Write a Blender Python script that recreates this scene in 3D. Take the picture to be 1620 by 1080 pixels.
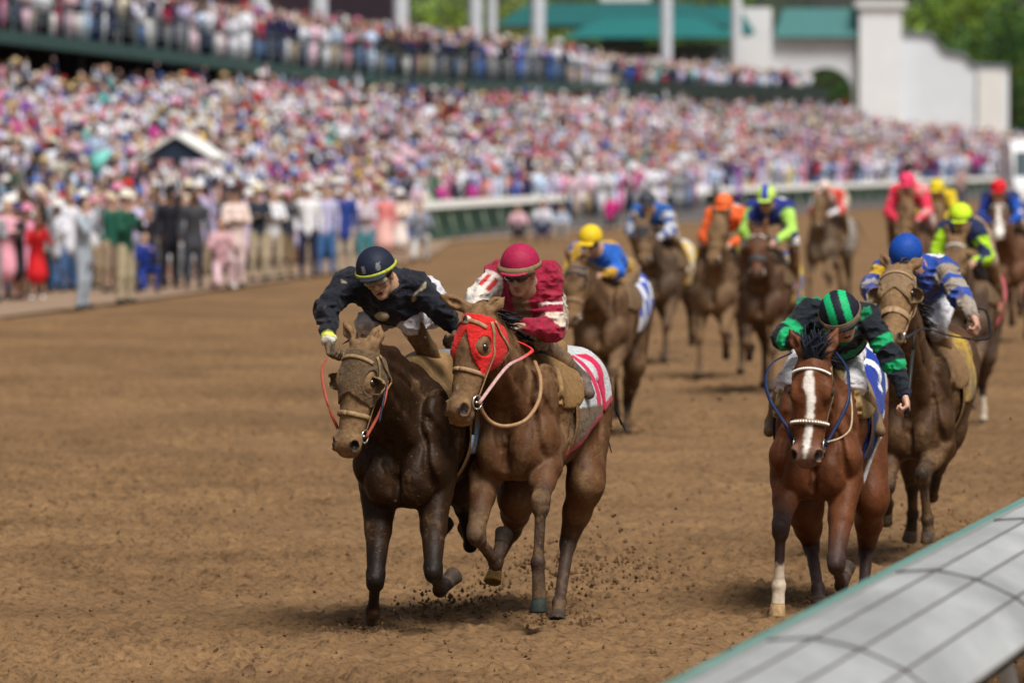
import bpy, math, random
import numpy as np
from mathutils import Vector, Matrix
for _o in list(bpy.data.objects):
    bpy.data.objects.remove(_o)
scene = bpy.context.scene
COL = scene.collection
rad = math.radians
# ------------------------------------------------------------------ camera
W_, H_ = 1620.0, 1080.0
F_ = 9000.0                      # focal length in photo pixels (200 mm on full frame)
CAM_Z = 2.8
TILT = math.atan((540 - 234) / F_)
cam_d = bpy.data.cameras.new("camera")
cam = bpy.data.objects.new("camera", cam_d); COL.objects.link(cam)
cam.location = (0, 0, CAM_Z); cam.rotation_euler = (math.pi / 2 - TILT, 0, 0)
cam_d.sensor_width = 36; cam_d.lens = 36 * F_ / W_
cam_d.clip_start = 0.5; cam_d.clip_end = 6000
cam_d.dof.use_dof = True; cam_d.dof.focus_distance = 31.9; cam_d.dof.aperture_fstop = 2.9
cam_d.dof.aperture_blades = 0
scene.camera = cam
# ------------------------------------------------------------------ light
SUN_EL, SUN_AZ = rad(58), rad(152)    # high, behind thin cloud, a little behind the horses' left
world = bpy.data.worlds.new("World"); scene.world = world; world.use_nodes = True
wn = world.node_tree.nodes; wl = world.node_tree.links; wn.clear()
sky = wn.new("ShaderNodeTexSky"); sky.sky_type = 'NISHITA'; sky.sun_disc = False
sky.sun_elevation = SUN_EL; sky.sun_rotation = SUN_AZ; sky.air_density = 1.0; sky.dust_density = 4.0; sky.ozone_density = 0.6
hsv = wn.new("ShaderNodeHueSaturation"); hsv.inputs['Saturation'].default_value = 0.30
bg = wn.new("ShaderNodeBackground"); bg.inputs['Strength'].default_value = 0.050
wo = wn.new("ShaderNodeOutputWorld")
wl.new(sky.outputs[0], hsv.inputs['Color']); wl.new(hsv.outputs[0], bg.inputs[0]); wl.new(bg.outputs[0], wo.inputs[0])
sun_d = bpy.data.lights.new("sun", 'SUN'); sun_d.energy = 3.0; sun_d.angle = rad(24); sun_d.color = (1.0, 0.955, 0.89)
sun = bpy.data.objects.new("sun", sun_d); COL.objects.link(sun)
# the sky's sun_rotation turns clockwise from +Y seen from above
_sd = Vector((math.sin(SUN_AZ) * math.cos(SUN_EL), math.cos(SUN_AZ) * math.cos(SUN_EL), math.sin(SUN_EL)))
sun.rotation_euler = _sd.to_track_quat('Z', 'Y').to_euler()
sun.location = (0, 20, 60)
scene.view_settings.view_transform = 'Standard'; scene.view_settings.look = 'None'
scene.view_settings.exposure = 0.52; scene.view_settings.gamma = 1.0
scene.render.engine = 'CYCLES'
scene.cycles.use_denoising = True
scene.cycles.max_bounces = 5; scene.cycles.diffuse_bounces = 3; scene.cycles.glossy_bounces = 2
scene.cycles.transparent_max_bounces = 6
# ------------------------------------------------------------------ helpers
def A(*v): return np.array(v, dtype=np.float64)
def nrm(v):
    v = np.asarray(v, float); return v / (np.linalg.norm(v) + 1e-12)
_cf = A(0, math.cos(TILT), -math.sin(TILT)); _cu = A(0, math.sin(TILT), math.cos(TILT))
def ray(px, py):
    """direction through a photo pixel, scaled to unit depth along world Y"""
    d = A(1, 0, 0) * (px - 810) / F_ + _cu * (540 - py) / F_ + _cf
    return d / d[1]
def at_depth(px, py, y): return A(0, 0, CAM_Z) + ray(px, py) * y
def on_ground(px, py, z=0.0):
    d = ray(px, py); t = (z - CAM_Z) / d[2]; return A(0, 0, CAM_Z) + d * t
def tag(o, label=None, cat=None, group=None, kind=None):
    if label: o['label'] = label
    if cat: o['category'] = cat
    if group: o['group'] = group
    if kind: o['kind'] = kind
    return o
def empty(name, loc, rz=0.0):
    o = bpy.data.objects.new(name, None); COL.objects.link(o)
    o.location = loc; o.rotation_euler = (0, 0, rz); o.empty_display_size = 0.2
    return o
def mesh_np(name, V, Fq, smooth=True, col=None, mud=None, mat_idx=None):
    """mesh from vertex array and a face array (n,3)/(n,4) or list of such arrays"""
    me = bpy.data.meshes.new(name)
    fl = Fq if isinstance(Fq, list) else [Fq]
    fl = [np.asarray(f, np.int32) for f in fl if len(f)]
    V = np.asarray(V, np.float32)
    me.vertices.add(len(V)); me.vertices.foreach_set("co", V.ravel())
    nl = sum(f.size for f in fl); npoly = sum(len(f) for f in fl)
    me.loops.add(nl); me.loops.foreach_set("vertex_index", np.concatenate([f.ravel() for f in fl]))
    tot = np.concatenate([np.full(len(f), f.shape[1], np.int32) for f in fl])
    st = np.concatenate([[0], np.cumsum(tot)[:-1]]).astype(np.int32)
    me.polygons.add(npoly); me.polygons.foreach_set("loop_start", st); me.polygons.foreach_set("loop_total", tot)
    if mat_idx is not None: me.polygons.foreach_set("material_index", np.asarray(mat_idx, np.int32))
    me.polygons.foreach_set("use_smooth", np.full(npoly, bool(smooth)))
    me.update(calc_edges=True)
    if col is not None:
        col = np.asarray(col, np.float32)
        if col.shape[1] == 3: col = np.hstack([col, np.ones((len(col), 1), np.float32)])
        a = me.attributes.new("Col", 'FLOAT_COLOR', 'POINT'); a.data.foreach_set("color", col.ravel())
    if mud is not None:
        a = me.attributes.new("mud", 'FLOAT', 'POINT'); a.data.foreach_set("value", np.asarray(mud, np.float32))
    return me
def link(name, me, mat=None, parent=None, loc=None):
    o = bpy.data.objects.new(name, me); COL.objects.link(o)
    if mat is not None:
        for m in (mat if isinstance(mat, (list, tuple)) else [mat]): me.materials.append(m)
    if parent is not None: o.parent = parent
    if loc is not None: o.location = loc
    return o
# ------------------------------------------------------------------ noise (numpy value noise)
def _hash(ix, iy, iz, seed):
    h = (ix.astype(np.int64) * 374761393 + iy.astype(np.int64) * 668265263 + iz.astype(np.int64) * 2147483647 + seed * 974634777) & 0xffffffff
    h = ((h ^ (h >> 13)) * 1274126177) & 0xffffffff
    h = ((h ^ (h >> 16)) * 2246822519) & 0xffffffff
    return ((h ^ (h >> 15)) & 0xffffff) / float(0xffffff)
def vnoise(P, scale, seed=0):
    p = np.asarray(P, float) / scale
    if p.shape[1] == 2: p = np.hstack([p, np.zeros((len(p), 1))])
    i = np.floor(p).astype(np.int64); f = p - i; f = f * f * (3 - 2 * f)
    r = 0
    for dx in (0, 1):
        for dy in (0, 1):
            for dz in (0, 1):
                w = (f[:, 0] if dx else 1 - f[:, 0]) * (f[:, 1] if dy else 1 - f[:, 1]) * (f[:, 2] if dz else 1 - f[:, 2])
                r = r + w * _hash(i[:, 0] + dx, i[:, 1] + dy, i[:, 2] + dz, seed)
    return r
def sstep(a, b, x):
    t = np.clip((x - a) / (b - a), 0, 1); return t * t * (3 - 2 * t)
# ------------------------------------------------------------------ signed-distance modelling
def cone(a, b, ra, rb, k=0.03, tag=0, n=None, sa=1.0, sb=None, op='u'):
    """tapered capsule; n = axis along which the section is flattened by sa..sb"""
    return dict(t='c', a=np.asarray(a, float), b=np.asarray(b, float), ra=ra, rb=rb, k=k, tag=tag,
                n=None if n is None else nrm(n), sa=sa, sb=sa if sb is None else sb, op=op)
def ell(c, r, k=0.03, tag=0, R=None, op='u'):
    return dict(t='e', c=np.asarray(c, float), r=np.asarray(r, float), R=np.eye(3) if R is None else np.asarray(R, float), k=k, tag=tag, op=op)
def pdist(p, X):
    if p['t'] == 'c':
        ab = p['b'] - p['a']; L = ab @ ab + 1e-12
        q = X - p['a']
        t = np.clip((q @ ab) / L, 0, 1)
        r = p['ra'] + (p['rb'] - p['ra']) * t
        q = q - t[..., None] * ab
        if p['n'] is not None:
            s = p['sa'] + (p['sb'] - p['sa']) * t
            qn = q @ p['n']
            q = q + (qn * (1 / s - 1))[..., None] * p['n']
            return (np.sqrt((q * q).sum(-1)) - r) * np.sqrt(np.minimum(s, 1))
        return np.sqrt((q * q).sum(-1)) - r
    q = (X - p['c']) @ p['R'].T
    q1 = q / p['r']; q2 = q1 / p['r']
    k0 = np.sqrt((q1 * q1).sum(-1)); k1 = np.sqrt((q2 * q2).sum(-1)) + 1e-9
    return k0 * (k0 - 1) / k1
def pbox(p):
    if p['t'] == 'c':
        m = max(p['ra'] * max(1, p['sa']), p['rb'] * max(1, p['sb']))
        return np.minimum(p['a'], p['b']) - m, np.maximum(p['a'], p['b']) + m
    m = np.sqrt(((p['R'].T * p['r']) ** 2).sum(1)); return p['c'] - m, p['c'] + m
def smin(a, b, k):
    if k <= 1e-6: return np.minimum(a, b)
    h = np.clip(0.5 + 0.5 * (b - a) / k, 0, 1)
    return a * h + b * (1 - h) - k * h * (1 - h)
def sdf_eval(prims, X):
    """combined distance at arbitrary points"""
    D = np.full(X.shape[:-1], 9.0)
    for p in prims:
        if p['op'] == 'u': D = smin(D, pdist(p, X), p['k'])
    for p in prims:
        if p['op'] == 'c': D = -smin(-D, pdist(p, X), p['k'])
    return D
def sdf_mesh(prims, vox, inflate=0.0, clip=None, disp=None, carve=(), lo=None, hi=None):
    """polygonise (surface nets). clip(X)->distance intersected; carve prims cut out; disp(X) added"""
    us = [p for p in prims if p['op'] == 'u']
    B = [pbox(p) for p in us]
    l = np.min([b[0] for b in B], 0) - inflate - 3 * vox - 0.01; h = np.max([b[1] for b in B], 0) + inflate + 3 * vox + 0.01
    if lo is not None: l = np.maximum(l, lo)
    if hi is not None: h = np.minimum(h, hi)
    n = np.maximum(np.ceil((h - l) / vox).astype(int) + 1, 4)
    D = np.full(n, 0.6, np.float32)
    ax = [l[i] + np.arange(n[i]) * vox for i in range(3)]
    def sub(p, pad):
        b0, b1 = pbox(p)
        i0 = np.clip(np.floor((b0 - pad - l) / vox).astype(int), 0, n); i1 = np.clip(np.ceil((b1 + pad - l) / vox).astype(int) + 1, 0, n)
        return i0, i1
    for phase in ('u', 'c'):
        for p in list(prims) + list(carve):
            if p['op'] != phase: continue
            i0, i1 = sub(p, p['k'] + inflate + 3 * vox)
            if np.any(i1 <= i0): continue
            G = np.stack(np.meshgrid(ax[0][i0[0]:i1[0]], ax[1][i0[1]:i1[1]], ax[2][i0[2]:i1[2]], indexing='ij'), -1)
            d = pdist(p, G)
            S = D[i0[0]:i1[0], i0[1]:i1[1], i0[2]:i1[2]]
            if phase == 'u': S[...] = smin(S, d, p['k'])
            else:
                S[...] = -smin(-(S - inflate), d, p['k']) + inflate
    D -= inflate
    if clip is not None or disp is not None:
        m = np.abs(D) < (0.12 if disp is not None else 0.6)
        m |= D < 0
        idx = np.argwhere(m); X = l + idx * vox
        v = D[m]
        if disp is not None: v = v + disp(X)
        if clip is not None: v = np.maximum(v, clip(X))
        D[m] = v
    # pad so that the surface closes
    D[0] = np.maximum(D[0], 1e-3); D[-1] = np.maximum(D[-1], 1e-3); D[:, 0] = np.maximum(D[:, 0], 1e-3); D[:, -1] = np.maximum(D[:, -1], 1e-3)
    D[:, :, 0] = np.maximum(D[:, :, 0], 1e-3); D[:, :, -1] = np.maximum(D[:, :, -1], 1e-3)
    return nets(D, l, vox)
def nets(D, l, vox):
    n = np.array(D.shape); s = D < 0
    c = np.zeros(n - 1, np.int8)
    for dx in (0, 1):
        for dy in (0, 1):
            for dz in (0, 1):
                c += s[dx:n[0] - 1 + dx, dy:n[1] - 1 + dy, dz:n[2] - 1 + dz]
    act = np.argwhere((c > 0) & (c < 8))
    if len(act) == 0: return np.zeros((0, 3)), np.zeros((0, 4), int)
    idm = np.full(n - 1, -1, np.int64); idm[act[:, 0], act[:, 1], act[:, 2]] = np.arange(len(act))
    corner = [(x, y, z) for x in (0, 1) for y in (0, 1) for z in (0, 1)]
    val = {q: D[act[:, 0] + q[0], act[:, 1] + q[1], act[:, 2] + q[2]].astype(float) for q in corner}
    acc = np.zeros((len(act), 3)); cnt = np.zeros(len(act))
    for q in corner:
        for axis in range(3):
            if q[axis] == 1: continue
            r = list(q); r[axis] = 1; r = tuple(r)
            a, b = val[q], val[r]; m = (a < 0) != (b < 0)
            t = np.where(m, a / np.where(np.abs(a - b) < 1e-12, 1, a - b), 0)
            pt = np.tile(np.array(q, float), (len(act), 1)); pt[:, axis] = t
            acc += pt * m[:, None]; cnt += m
    V = l + (act + acc / cnt[:, None]) * vox
    Fs = []
    for axis in range(3):
        u, w = (axis + 1) % 3, (axis + 2) % 3
        sl0 = [slice(None)] * 3; sl1 = [slice(None)] * 3
        sl0[axis] = slice(0, -1); sl1[axis] = slice(1, None)
        e = np.argwhere(s[tuple(sl0)] != s[tuple(sl1)])
        if len(e) == 0: continue
        ok = (e[:, u] > 0) & (e[:, w] > 0) & (e[:, u] < n[u] - 1) & (e[:, w] < n[w] - 1)
        e = e[ok]
        inside = s[e[:, 0], e[:, 1], e[:, 2]]
        def g(du, dw):
            q = e.copy(); q[:, u] -= du; q[:, w] -= dw; return idm[q[:, 0], q[:, 1], q[:, 2]]
        quad = np.stack([g(1, 1), g(0, 1), g(0, 0), g(1, 0)], 1)
        quad[~inside] = quad[~inside][:, ::-1]
        Fs.append(quad)
    return V, np.concatenate(Fs)
def vsmooth(V, Fq, it=1, lam=0.5):
    e = np.concatenate([Fq[:, [0, 1]], Fq[:, [1, 2]], Fq[:, [2, 3]], Fq[:, [3, 0]]])
    for _ in range(it):
        S = np.zeros_like(V); c = np.zeros(len(V))
        np.add.at(S, e[:, 0], V[e[:, 1]]); np.add.at(c, e[:, 0], 1)
        np.add.at(S, e[:, 1], V[e[:, 0]]); np.add.at(c, e[:, 1], 1)
        V = V + lam * (S / np.maximum(c, 1)[:, None] - V)
    return V
def asmooth(Aq, Fq, it=1):
    return vsmooth(np.asarray(Aq, float), Fq, it, 0.6)
def nearest_tag(prims, V):
    best = np.full(len(V), 9.0); tg = np.zeros(len(V), int)
    for p in prims:
        if p['op'] != 'u': continue
        d = pdist(p, V); m = d < best; best[m] = d[m]; tg[m] = p['tag']
    return tg
# ------------------------------------------------------------------ tubes, ribbons
def catmull(P, per=6):
    P = np.asarray(P, float)
    if len(P) < 3: 
        t = np.linspace(0, 1, per + 1)[:, None]; return P[0] * (1 - t) + P[-1] * t
    Q = np.vstack([2 * P[0] - P[1], P, 2 * P[-1] - P[-2]]); out = []
    for i in range(1, len(Q) - 2):
        for t in np.arange(per) / per:
            a, b, c, d = Q[i - 1], Q[i], Q[i + 1], Q[i + 2]
            out.append(0.5 * (2 * b + (c - a) * t + (2 * a - 5 * b + 4 * c - d) * t * t + (3 * b - a - 3 * c + d) * t ** 3))
    out.append(P[-1]); return np.array(out)
class MB:
    """collects raw geometry for ONE mesh"""
    def __init__(s): s.V = []; s.F = {3: [], 4: []}; s.C = []; s.n = 0
    def add(s, V, F, col=(0.5, 0.5, 0.5)):
        V = np.asarray(V, float); F = np.asarray(F, int)
        s.V.append(V); s.F[F.shape[1]].append(F + s.n); s.n += len(V)
        c = np.asarray(col, float)
        s.C.append(np.tile(c, (len(V), 1)) if c.ndim == 1 else c)
    def tube(s, P, r, col=(0.5, 0.5, 0.5), seg=8, flat=None, fn=None, smooth=True, per=6, closed=False):
        """sweep; r scalar or list per control point; flat=(w,t) makes a ribbon whose wide side follows fn (a direction)"""
        P = np.asarray(P, float); n0 = len(P)
        if closed: P = np.vstack([P, P[:1]])
        if smooth and len(P) > 2:
            Q = catmull(P, per)
        else: Q = P
        m = len(Q)
        rr = np.interp(np.linspace(0, 1, m), np.linspace(0, 1, len(np.atleast_1d(r))), np.atleast_1d(r)) if np.ndim(r) else np.full(m, r)
        T = np.gradient(Q, axis=0); T /= np.linalg.norm(T, axis=1)[:, None] + 1e-12
        ref = A(0, 0, 1) if abs(T[0][2]) < 0.9 else A(1, 0, 0)
        N = np.zeros_like(Q); v = nrm(np.cross(T[0], ref))
        for i in range(m):
            if fn is not None:
                f = fn[i] if np.ndim(fn) == 2 else np.asarray(fn, float)
                v = nrm(f - T[i] * (f @ T[i]))
            else: v = nrm(v - T[i] * (v @ T[i]))
            N[i] = v
        Bn = np.cross(T, N)
        a = np.arange(seg) * 2 * math.pi / seg
        if flat: ca, sa = np.cos(a) * flat[1], np.sin(a) * flat[0]
        else: ca, sa = np.cos(a), np.sin(a)
        V = Q[:, None] + rr[:, None, None] * (N[:, None] * ca[None, :, None] + Bn[:, None] * sa[None, :, None])
        V = V.reshape(-1, 3)
        i = np.arange(m - 1)[:, None] * seg; j = np.arange(seg)[None]; j2 = (j + 1) % seg
        F = np.stack([i + j, i + j2, i + seg + j2, i + seg + j], -1).reshape(-1, 4)
        b = len(V); V = np.vstack([V, Q[0], Q[-1]])
        jj = np.arange(seg)
        cap = np.vstack([np.stack([np.full(seg, b), (jj + 1) % seg, jj], 1), np.stack([np.full(seg, b + 1), (m - 1) * seg + jj, (m - 1) * seg + (jj + 1) % seg], 1)])
        c = np.asarray(col, float)
        if c.ndim == 2:   # colours along the path
            tt = np.linspace(0, 1, m); cc = np.stack([np.interp(tt, np.linspace(0, 1, len(c)), c[:, q]) for q in range(3)], 1)
            c = np.vstack([np.repeat(cc, seg, 0), cc[:1], cc[-1:]])
        k0 = s.n; s.add(V, F, c); s.F[3].append(cap + k0)
    def box(s, c, size, col=(0.5, 0.5, 0.5), R=None):
        c = np.asarray(c, float); h = np.asarray(size, float) / 2
        V = np.array([[x, y, z] for x in (-1, 1) for y in (-1, 1) for z in (-1, 1)], float) * h
        if R is not None: V = V @ np.asarray(R, float).T
        F = [[0, 1, 3, 2], [4, 6, 7, 5], [0, 4, 5, 1], [2, 3, 7, 6], [0, 2, 6, 4], [1, 5, 7, 3]]
        s.add(V + c, F, col)
    def hexa(s, pts, col=(0.5, 0.5, 0.5)):
        """8 points: bottom 4 ccw, top 4 ccw"""
        F = [[3, 2, 1, 0], [4, 5, 6, 7], [0, 1, 5, 4], [1, 2, 6, 5], [2, 3, 7, 6], [3, 0, 4, 7]]
        s.add(pts, F, col)
    def ball(s, c, r, col=(0.5, 0.5, 0.5), nu=10, nv=7, R=None, jit=0, rng=None):
        th = np.linspace(0, math.pi, nv + 1); ph = np.arange(nu) * 2 * math.pi / nu
        V = np.array([[math.sin(t) * math.cos(p), math.sin(t) * math.sin(p), math.cos(t)] for t in th for p in ph])
        if jit: V = V * (1 + jit * (rng.random((len(V), 1)) - 0.5))
        V = V * np.asarray(r, float)
        if R is not None: V = V @ np.asarray(R, float).T
        i = np.arange(nv)[:, None] * nu; j = np.arange(nu)[None]; j2 = (j + 1) % nu
        F = np.stack([i + j, i + nu + j, i + nu + j2, i + j2], -1).reshape(-1, 4)
        s.add(V + np.asarray(c, float), F, col)
    def build(s, name, mat, parent=None, smooth=True, loc=None, origin=None, mud=None):
        V = np.vstack(s.V)
        if origin is not None: V = V - np.asarray(origin, float)
        F = [np.vstack(s.F[k]) for k in (3, 4) if s.F[k]]
        me = mesh_np(name, V, F, smooth, np.vstack(s.C), None if mud is None else np.full(len(V), mud))
        return link(name, me, mat, parent, loc)
# ------------------------------------------------------------------ materials
def nodes_of(m): return m.node_tree.nodes, m.node_tree.links
def mat_new(name):
    m = bpy.data.materials.new(name); m.use_nodes = True
    N, L = nodes_of(m); b = N.get("Principled BSDF"); return m, N, L, b
def noise_node(N, L, scale, detail=4, rough=0.6, coord='Object', dist=0.0):
    tc = N.new("ShaderNodeTexCoord"); n = N.new("ShaderNodeTexNoise"); n.inputs['Scale'].default_value = scale
    n.inputs['Detail'].default_value = detail; n.inputs['Roughness'].default_value = rough; n.inputs['Distortion'].default_value = dist
    L.new(tc.outputs[coord], n.inputs['Vector']); return n
def ramp(N, L, src, stops):
    r = N.new("ShaderNodeValToRGB"); e = r.color_ramp.elements
    while len(e) < len(stops): e.new(0.5)
    for q, (p, c) in zip(e, stops): q.position = p; q.color = (*c, 1) if len(c) == 3 else c
    L.new(src, r.inputs[0]); return r
def mixc(N, L, fac, a, b, mode='MIX'):
    m = N.new("ShaderNodeMix"); m.data_type = 'RGBA'; m.blend_type = mode
    for s, v in ((m.inputs[0], fac), (m.inputs[6], a), (m.inputs[7], b)):
        if hasattr(v, 'links') or hasattr(v, 'is_linked'): L.new(v, s)
        elif isinstance(v, (int, float)): s.default_value = v
        else: s.default_value = (*v, 1) if len(v) == 3 else v
    return m.outputs[2]
def mathn(N, L, op, a, b=0.0, clamp=False):
    m = N.new("ShaderNodeMath"); m.operation = op; m.use_clamp = clamp
    for s, v in ((m.inputs[0], a), (m.inputs[1], b)):
        if hasattr(v, 'is_linked'): L.new(v, s)
        else: s.default_value = v
    return m.outputs[0]
def bump(N, L, b, src, strength, dist):
    bp = N.new("ShaderNodeBump"); bp.inputs['Strength'].default_value = strength; bp.inputs['Distance'].default_value = dist
    L.new(src, bp.inputs['Height']); L.new(bp.outputs[0], b.inputs['Normal']); return bp
MUD = (0.215, 0.128, 0.062)
def mat_col(name, rough=0.5, spec=0.5, var=0.25, vscale=25, bumps=(0.25, 0.004, 60), mud=True, mudscale=9, sheen=0.0, metallic=0.0, coat=0.0, mudcol=MUD, stretch=None):
    """colour from the Col attribute, broken up by noise and (optionally) splashed with dried mud"""
    m, N, L, b = mat_new(name)
    at = N.new("ShaderNodeAttribute"); at.attribute_name = "Col"
    n1 = noise_node(N, L, vscale, 5, 0.65)
    if stretch:
        mp = N.new("ShaderNodeMapping"); mp.inputs['Scale'].default_value = stretch
        tc = N.new("ShaderNodeTexCoord"); L.new(tc.outputs['Object'], mp.inputs[0]); L.new(mp.outputs[0], n1.inputs['Vector'])
    g = ramp(N, L, n1.outputs[0], [(0.25, (1 - var,) * 3), (0.75, (1 + var,) * 3)])
    c = mixc(N, L, 1.0, at.outputs['Color'], g.outputs[0], 'MULTIPLY')
    rsock = rough
    if mud:
        am = N.new("ShaderNodeAttribute"); am.attribute_name = "mud"
        n2 = noise_node(N, L, mudscale, 8, 0.72, dist=0.4)
        n3 = noise_node(N, L, 3.0, 2, 0.5)
        mm = mathn(N, L, 'ADD', n2.outputs[0], mathn(N, L, 'MULTIPLY', n3.outputs[0], 0.35))
        f = mathn(N, L, 'ADD', mm, mathn(N, L, 'SUBTRACT', am.outputs['Fac'], 1.15))
        f = mathn(N, L, 'MULTIPLY', f, 4.0, True)
        f = mathn(N, L, 'MULTIPLY', f, 0.9)
        n5 = noise_node(N, L, mudscale * 9, 3, 0.6)            # fine splashes
        sp = mathn(N, L, 'MULTIPLY', mathn(N, L, 'SUBTRACT', mathn(N, L, 'ADD', n5.outputs[0], mathn(N, L, 'MULTIPLY', am.outputs['Fac'], 0.22)), 0.74), 14.0, True)
        f = mathn(N, L, 'MAXIMUM', f, mathn(N, L, 'MULTIPLY', sp, 0.8))
        n4 = noise_node(N, L, 40, 4, 0.6)
        mc = ramp(N, L, n4.outputs[0], [(0.3, tuple(x * 0.62 for x in mudcol)), (0.7, tuple(x * 1.3 for x in mudcol))])
        c = mixc(N, L, f, c, mc.outputs[0])
        rr = N.new("ShaderNodeMapRange"); rr.inputs[3].default_value = rough; rr.inputs[4].default_value = 0.85
        L.new(f, rr.inputs[0]); L.new(rr.outputs[0], b.inputs['Roughness'])
    else: b.inputs['Roughness'].default_value = rough
    L.new(c, b.inputs['Base Color'])
    b.inputs['Specular IOR Level'].default_value = spec; b.inputs['Metallic'].default_value = metallic
    if sheen: b.inputs['Sheen Weight'].default_value = sheen
    if coat: b.inputs['Coat Weight'].default_value = coat; b.inputs['Coat Roughness'].default_value = 0.15
    if bumps:
        nb = noise_node(N, L, bumps[2], 6, 0.65); bump(N, L, b, nb.outputs[0], bumps[0], bumps[1])
    return m
M_COAT = mat_col("horse_coat", 0.50, 0.17, 0.42, 9, (0.5, 0.020, 14), True, 6, stretch=(1, 1, .45))
M_CLOTH = mat_col("racing_cloth", 0.62, 0.14, 0.22, 30, (0.9, 0.020, 22), True, 11, sheen=0.1)
M_LEATHER = mat_col("tack_leather", 0.5, 0.2, 0.35, 40, (0.4, 0.004, 70), True, 18)
M_SKIN = mat_col("muddy_skin", 0.5, 0.25, 0.15, 40, (0.2, 0.003, 60), True, 16)
M_HELM = mat_col("helmet_cover", 0.6, 0.2, 0.3, 45, (0.3, 0.004, 50), True, 14)
M_HAIR = mat_col("mane_hair", 0.45, 0.18, 0.35, 60, None, False)
M_GLOSS = mat_col("glossy_dark", 0.12, 0.6, 0.05, 20, None, False, coat=0.5)
M_METAL = mat_col("bit_metal", 0.3, 0.5, 0.2, 40, None, False, metallic=0.9)
M_HOOF = mat_col("hoof_horn", 0.6, 0.1, 0.3, 40, (0.3, 0.004, 60), True, 12)
# ================================================================== HORSES
TRACK = nrm(A(0.204, 0.979, 0))                 # along the rail, away from the camera
class Frame:
    """a horse's own axes: X forward, Y to its left, Z up, origin on the ground under its girth"""
    def __init__(s, x, y, yaw_deg=0.0):
        h = -TRACK; c, q = math.cos(rad(yaw_deg)), math.sin(rad(yaw_deg))
        s.f = A(h[0] * c - h[1] * q, h[0] * q + h[1] * c, 0); s.l = A(-s.f[1], s.f[0], 0)
        s.o = A(x, y, 0); s.yaw = math.atan2(s.f[1], s.f[0])
        s.R = np.stack([s.f, s.l, A(0, 0, 1)], 1)
    def loc(s, w): return (np.asarray(w, float) - s.o) @ s.R
    def J(s, px, py, fwd):
        c = s.loc(A(0, 0, CAM_Z)); r = ray(px, py) @ s.R
        return c + r * ((fwd - c[0]) / r[0])
def frame_at(px, d, yaw=0.0, py=500):
    """frame whose origin stands at depth d under photo column px"""
    return Frame(at_depth(px, py, d)[0], d, yaw)

TB, TNECK, THEAD, TEAR, TLEG, THOOF, TMUZ, TMANE = 0, 1, 2, 3, 4, 5, 6, 7
def head_frame(poll, muz, roll=0.0, lat=None):
    h = nrm(np.asarray(muz) - np.asarray(poll)); l0 = A(0, 1, 0) if lat is None else nrm(lat)
    l = nrm(l0 - h * (l0 @ h)); u = np.cross(h, l)
    c, q = math.cos(roll), math.sin(roll)
    l, u = l * c + u * q, u * c - l * q
    return np.stack([h, u, l])                 # rows
def head_prims(poll, HF, s=1.0, ears=None, open_mouth=0.0, hw=1.2):
    def Q(t, u, l): return poll + (HF[0] * t + HF[1] * u + HF[2] * l * hw) * s
    P = []
    def E(c, r, k=0.03, tg=THEAD, op='u'): P.append(ell(Q(*c), np.array(r) * s * A(1, 1, hw), k, tg, HF, op))
    def C(a, b, ra, rb, k=0.03, tg=THEAD, n=None, sa=1, sb=None): P.append(cone(Q(*a), Q(*b), ra * s, rb * s, k, tg, n, sa, sb))
    E((.10, -.035, 0), (.15, .085, .085)); E((.19, -.03, 0), (.15, .072, .084))
    for q in (-1, 1):
        E((.20, .000, .070 * q), (.060, .032, .026), .02)
        E((.155, -.125, .042 * q), (.12, .10, .040), .03)
        C((.22, -.055, .066 * q), (.46, -.065, .040 * q), .034, .026, .03)
    C((.22, -.035, 0), (.50, -.045, 0), .072, .050, .03, THEAD, HF[2], .86 * hw, 1.02 * hw)
    C((.2, -.135, 0), (.49, -.10, 0), .050, .030, .03, THEAD, HF[2], .9 * hw)
    E((.53, -.05, 0), (.07, .058, .062), .03, TMUZ)
    for q in (-1, 1): E((.545, -.032, .050 * q), (.048, .040, .026), .012, TMUZ)
    E((.585, -.07, 0), (.032, .040, .048), .02, TMUZ)
    E((.545, -.125 - open_mouth, 0), (.045, .030, .038), .015, TMUZ)
    for q in (-1, 1):
        P.append(ell(Q(.553, -.012, .060 * q), np.array((.032, .026, .022)) * s, .006, 0, HF, 'c'))
        P.append(ell(Q(.205, .0, .100 * q), np.array((.026, .018, .018)) * s, .010, 0, HF, 'c'))
    P.append(ell(Q(.575, -.101 - open_mouth / 2, 0), np.array((.05, .005 + open_mouth / 2, .06)) * s, .006, 0, HF, 'c'))
    for i, q in enumerate((-1, 1)):
        b = Q(-.005, .0, .055 * q)
        if ears is not None: tip = np.asarray(ears[i]); d = nrm(tip - b); L = np.linalg.norm(tip - b)
        else: d = nrm(-HF[0] * .8 + HF[1] * .4 + HF[2] * .25 * q); L = .17 * s
        m = b + d * L * .5
        fr = nrm(HF[1] + HF[2] * q * .6); fr = nrm(fr - d * (fr @ d))
        P.append(cone(b, m, .026 * s, .036 * s, .02, TEAR, fr, .75)); P.append(cone(m, b + d * L, .036 * s, .006 * s, .01, TEAR, fr, .7))
        P.append(cone(m + fr * .026 * s - d * .03 * s, b + d * L * .82 + fr * .018 * s, .022 * s, .008 * s, .008, 0, op='c'))
    return P, Q
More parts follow.
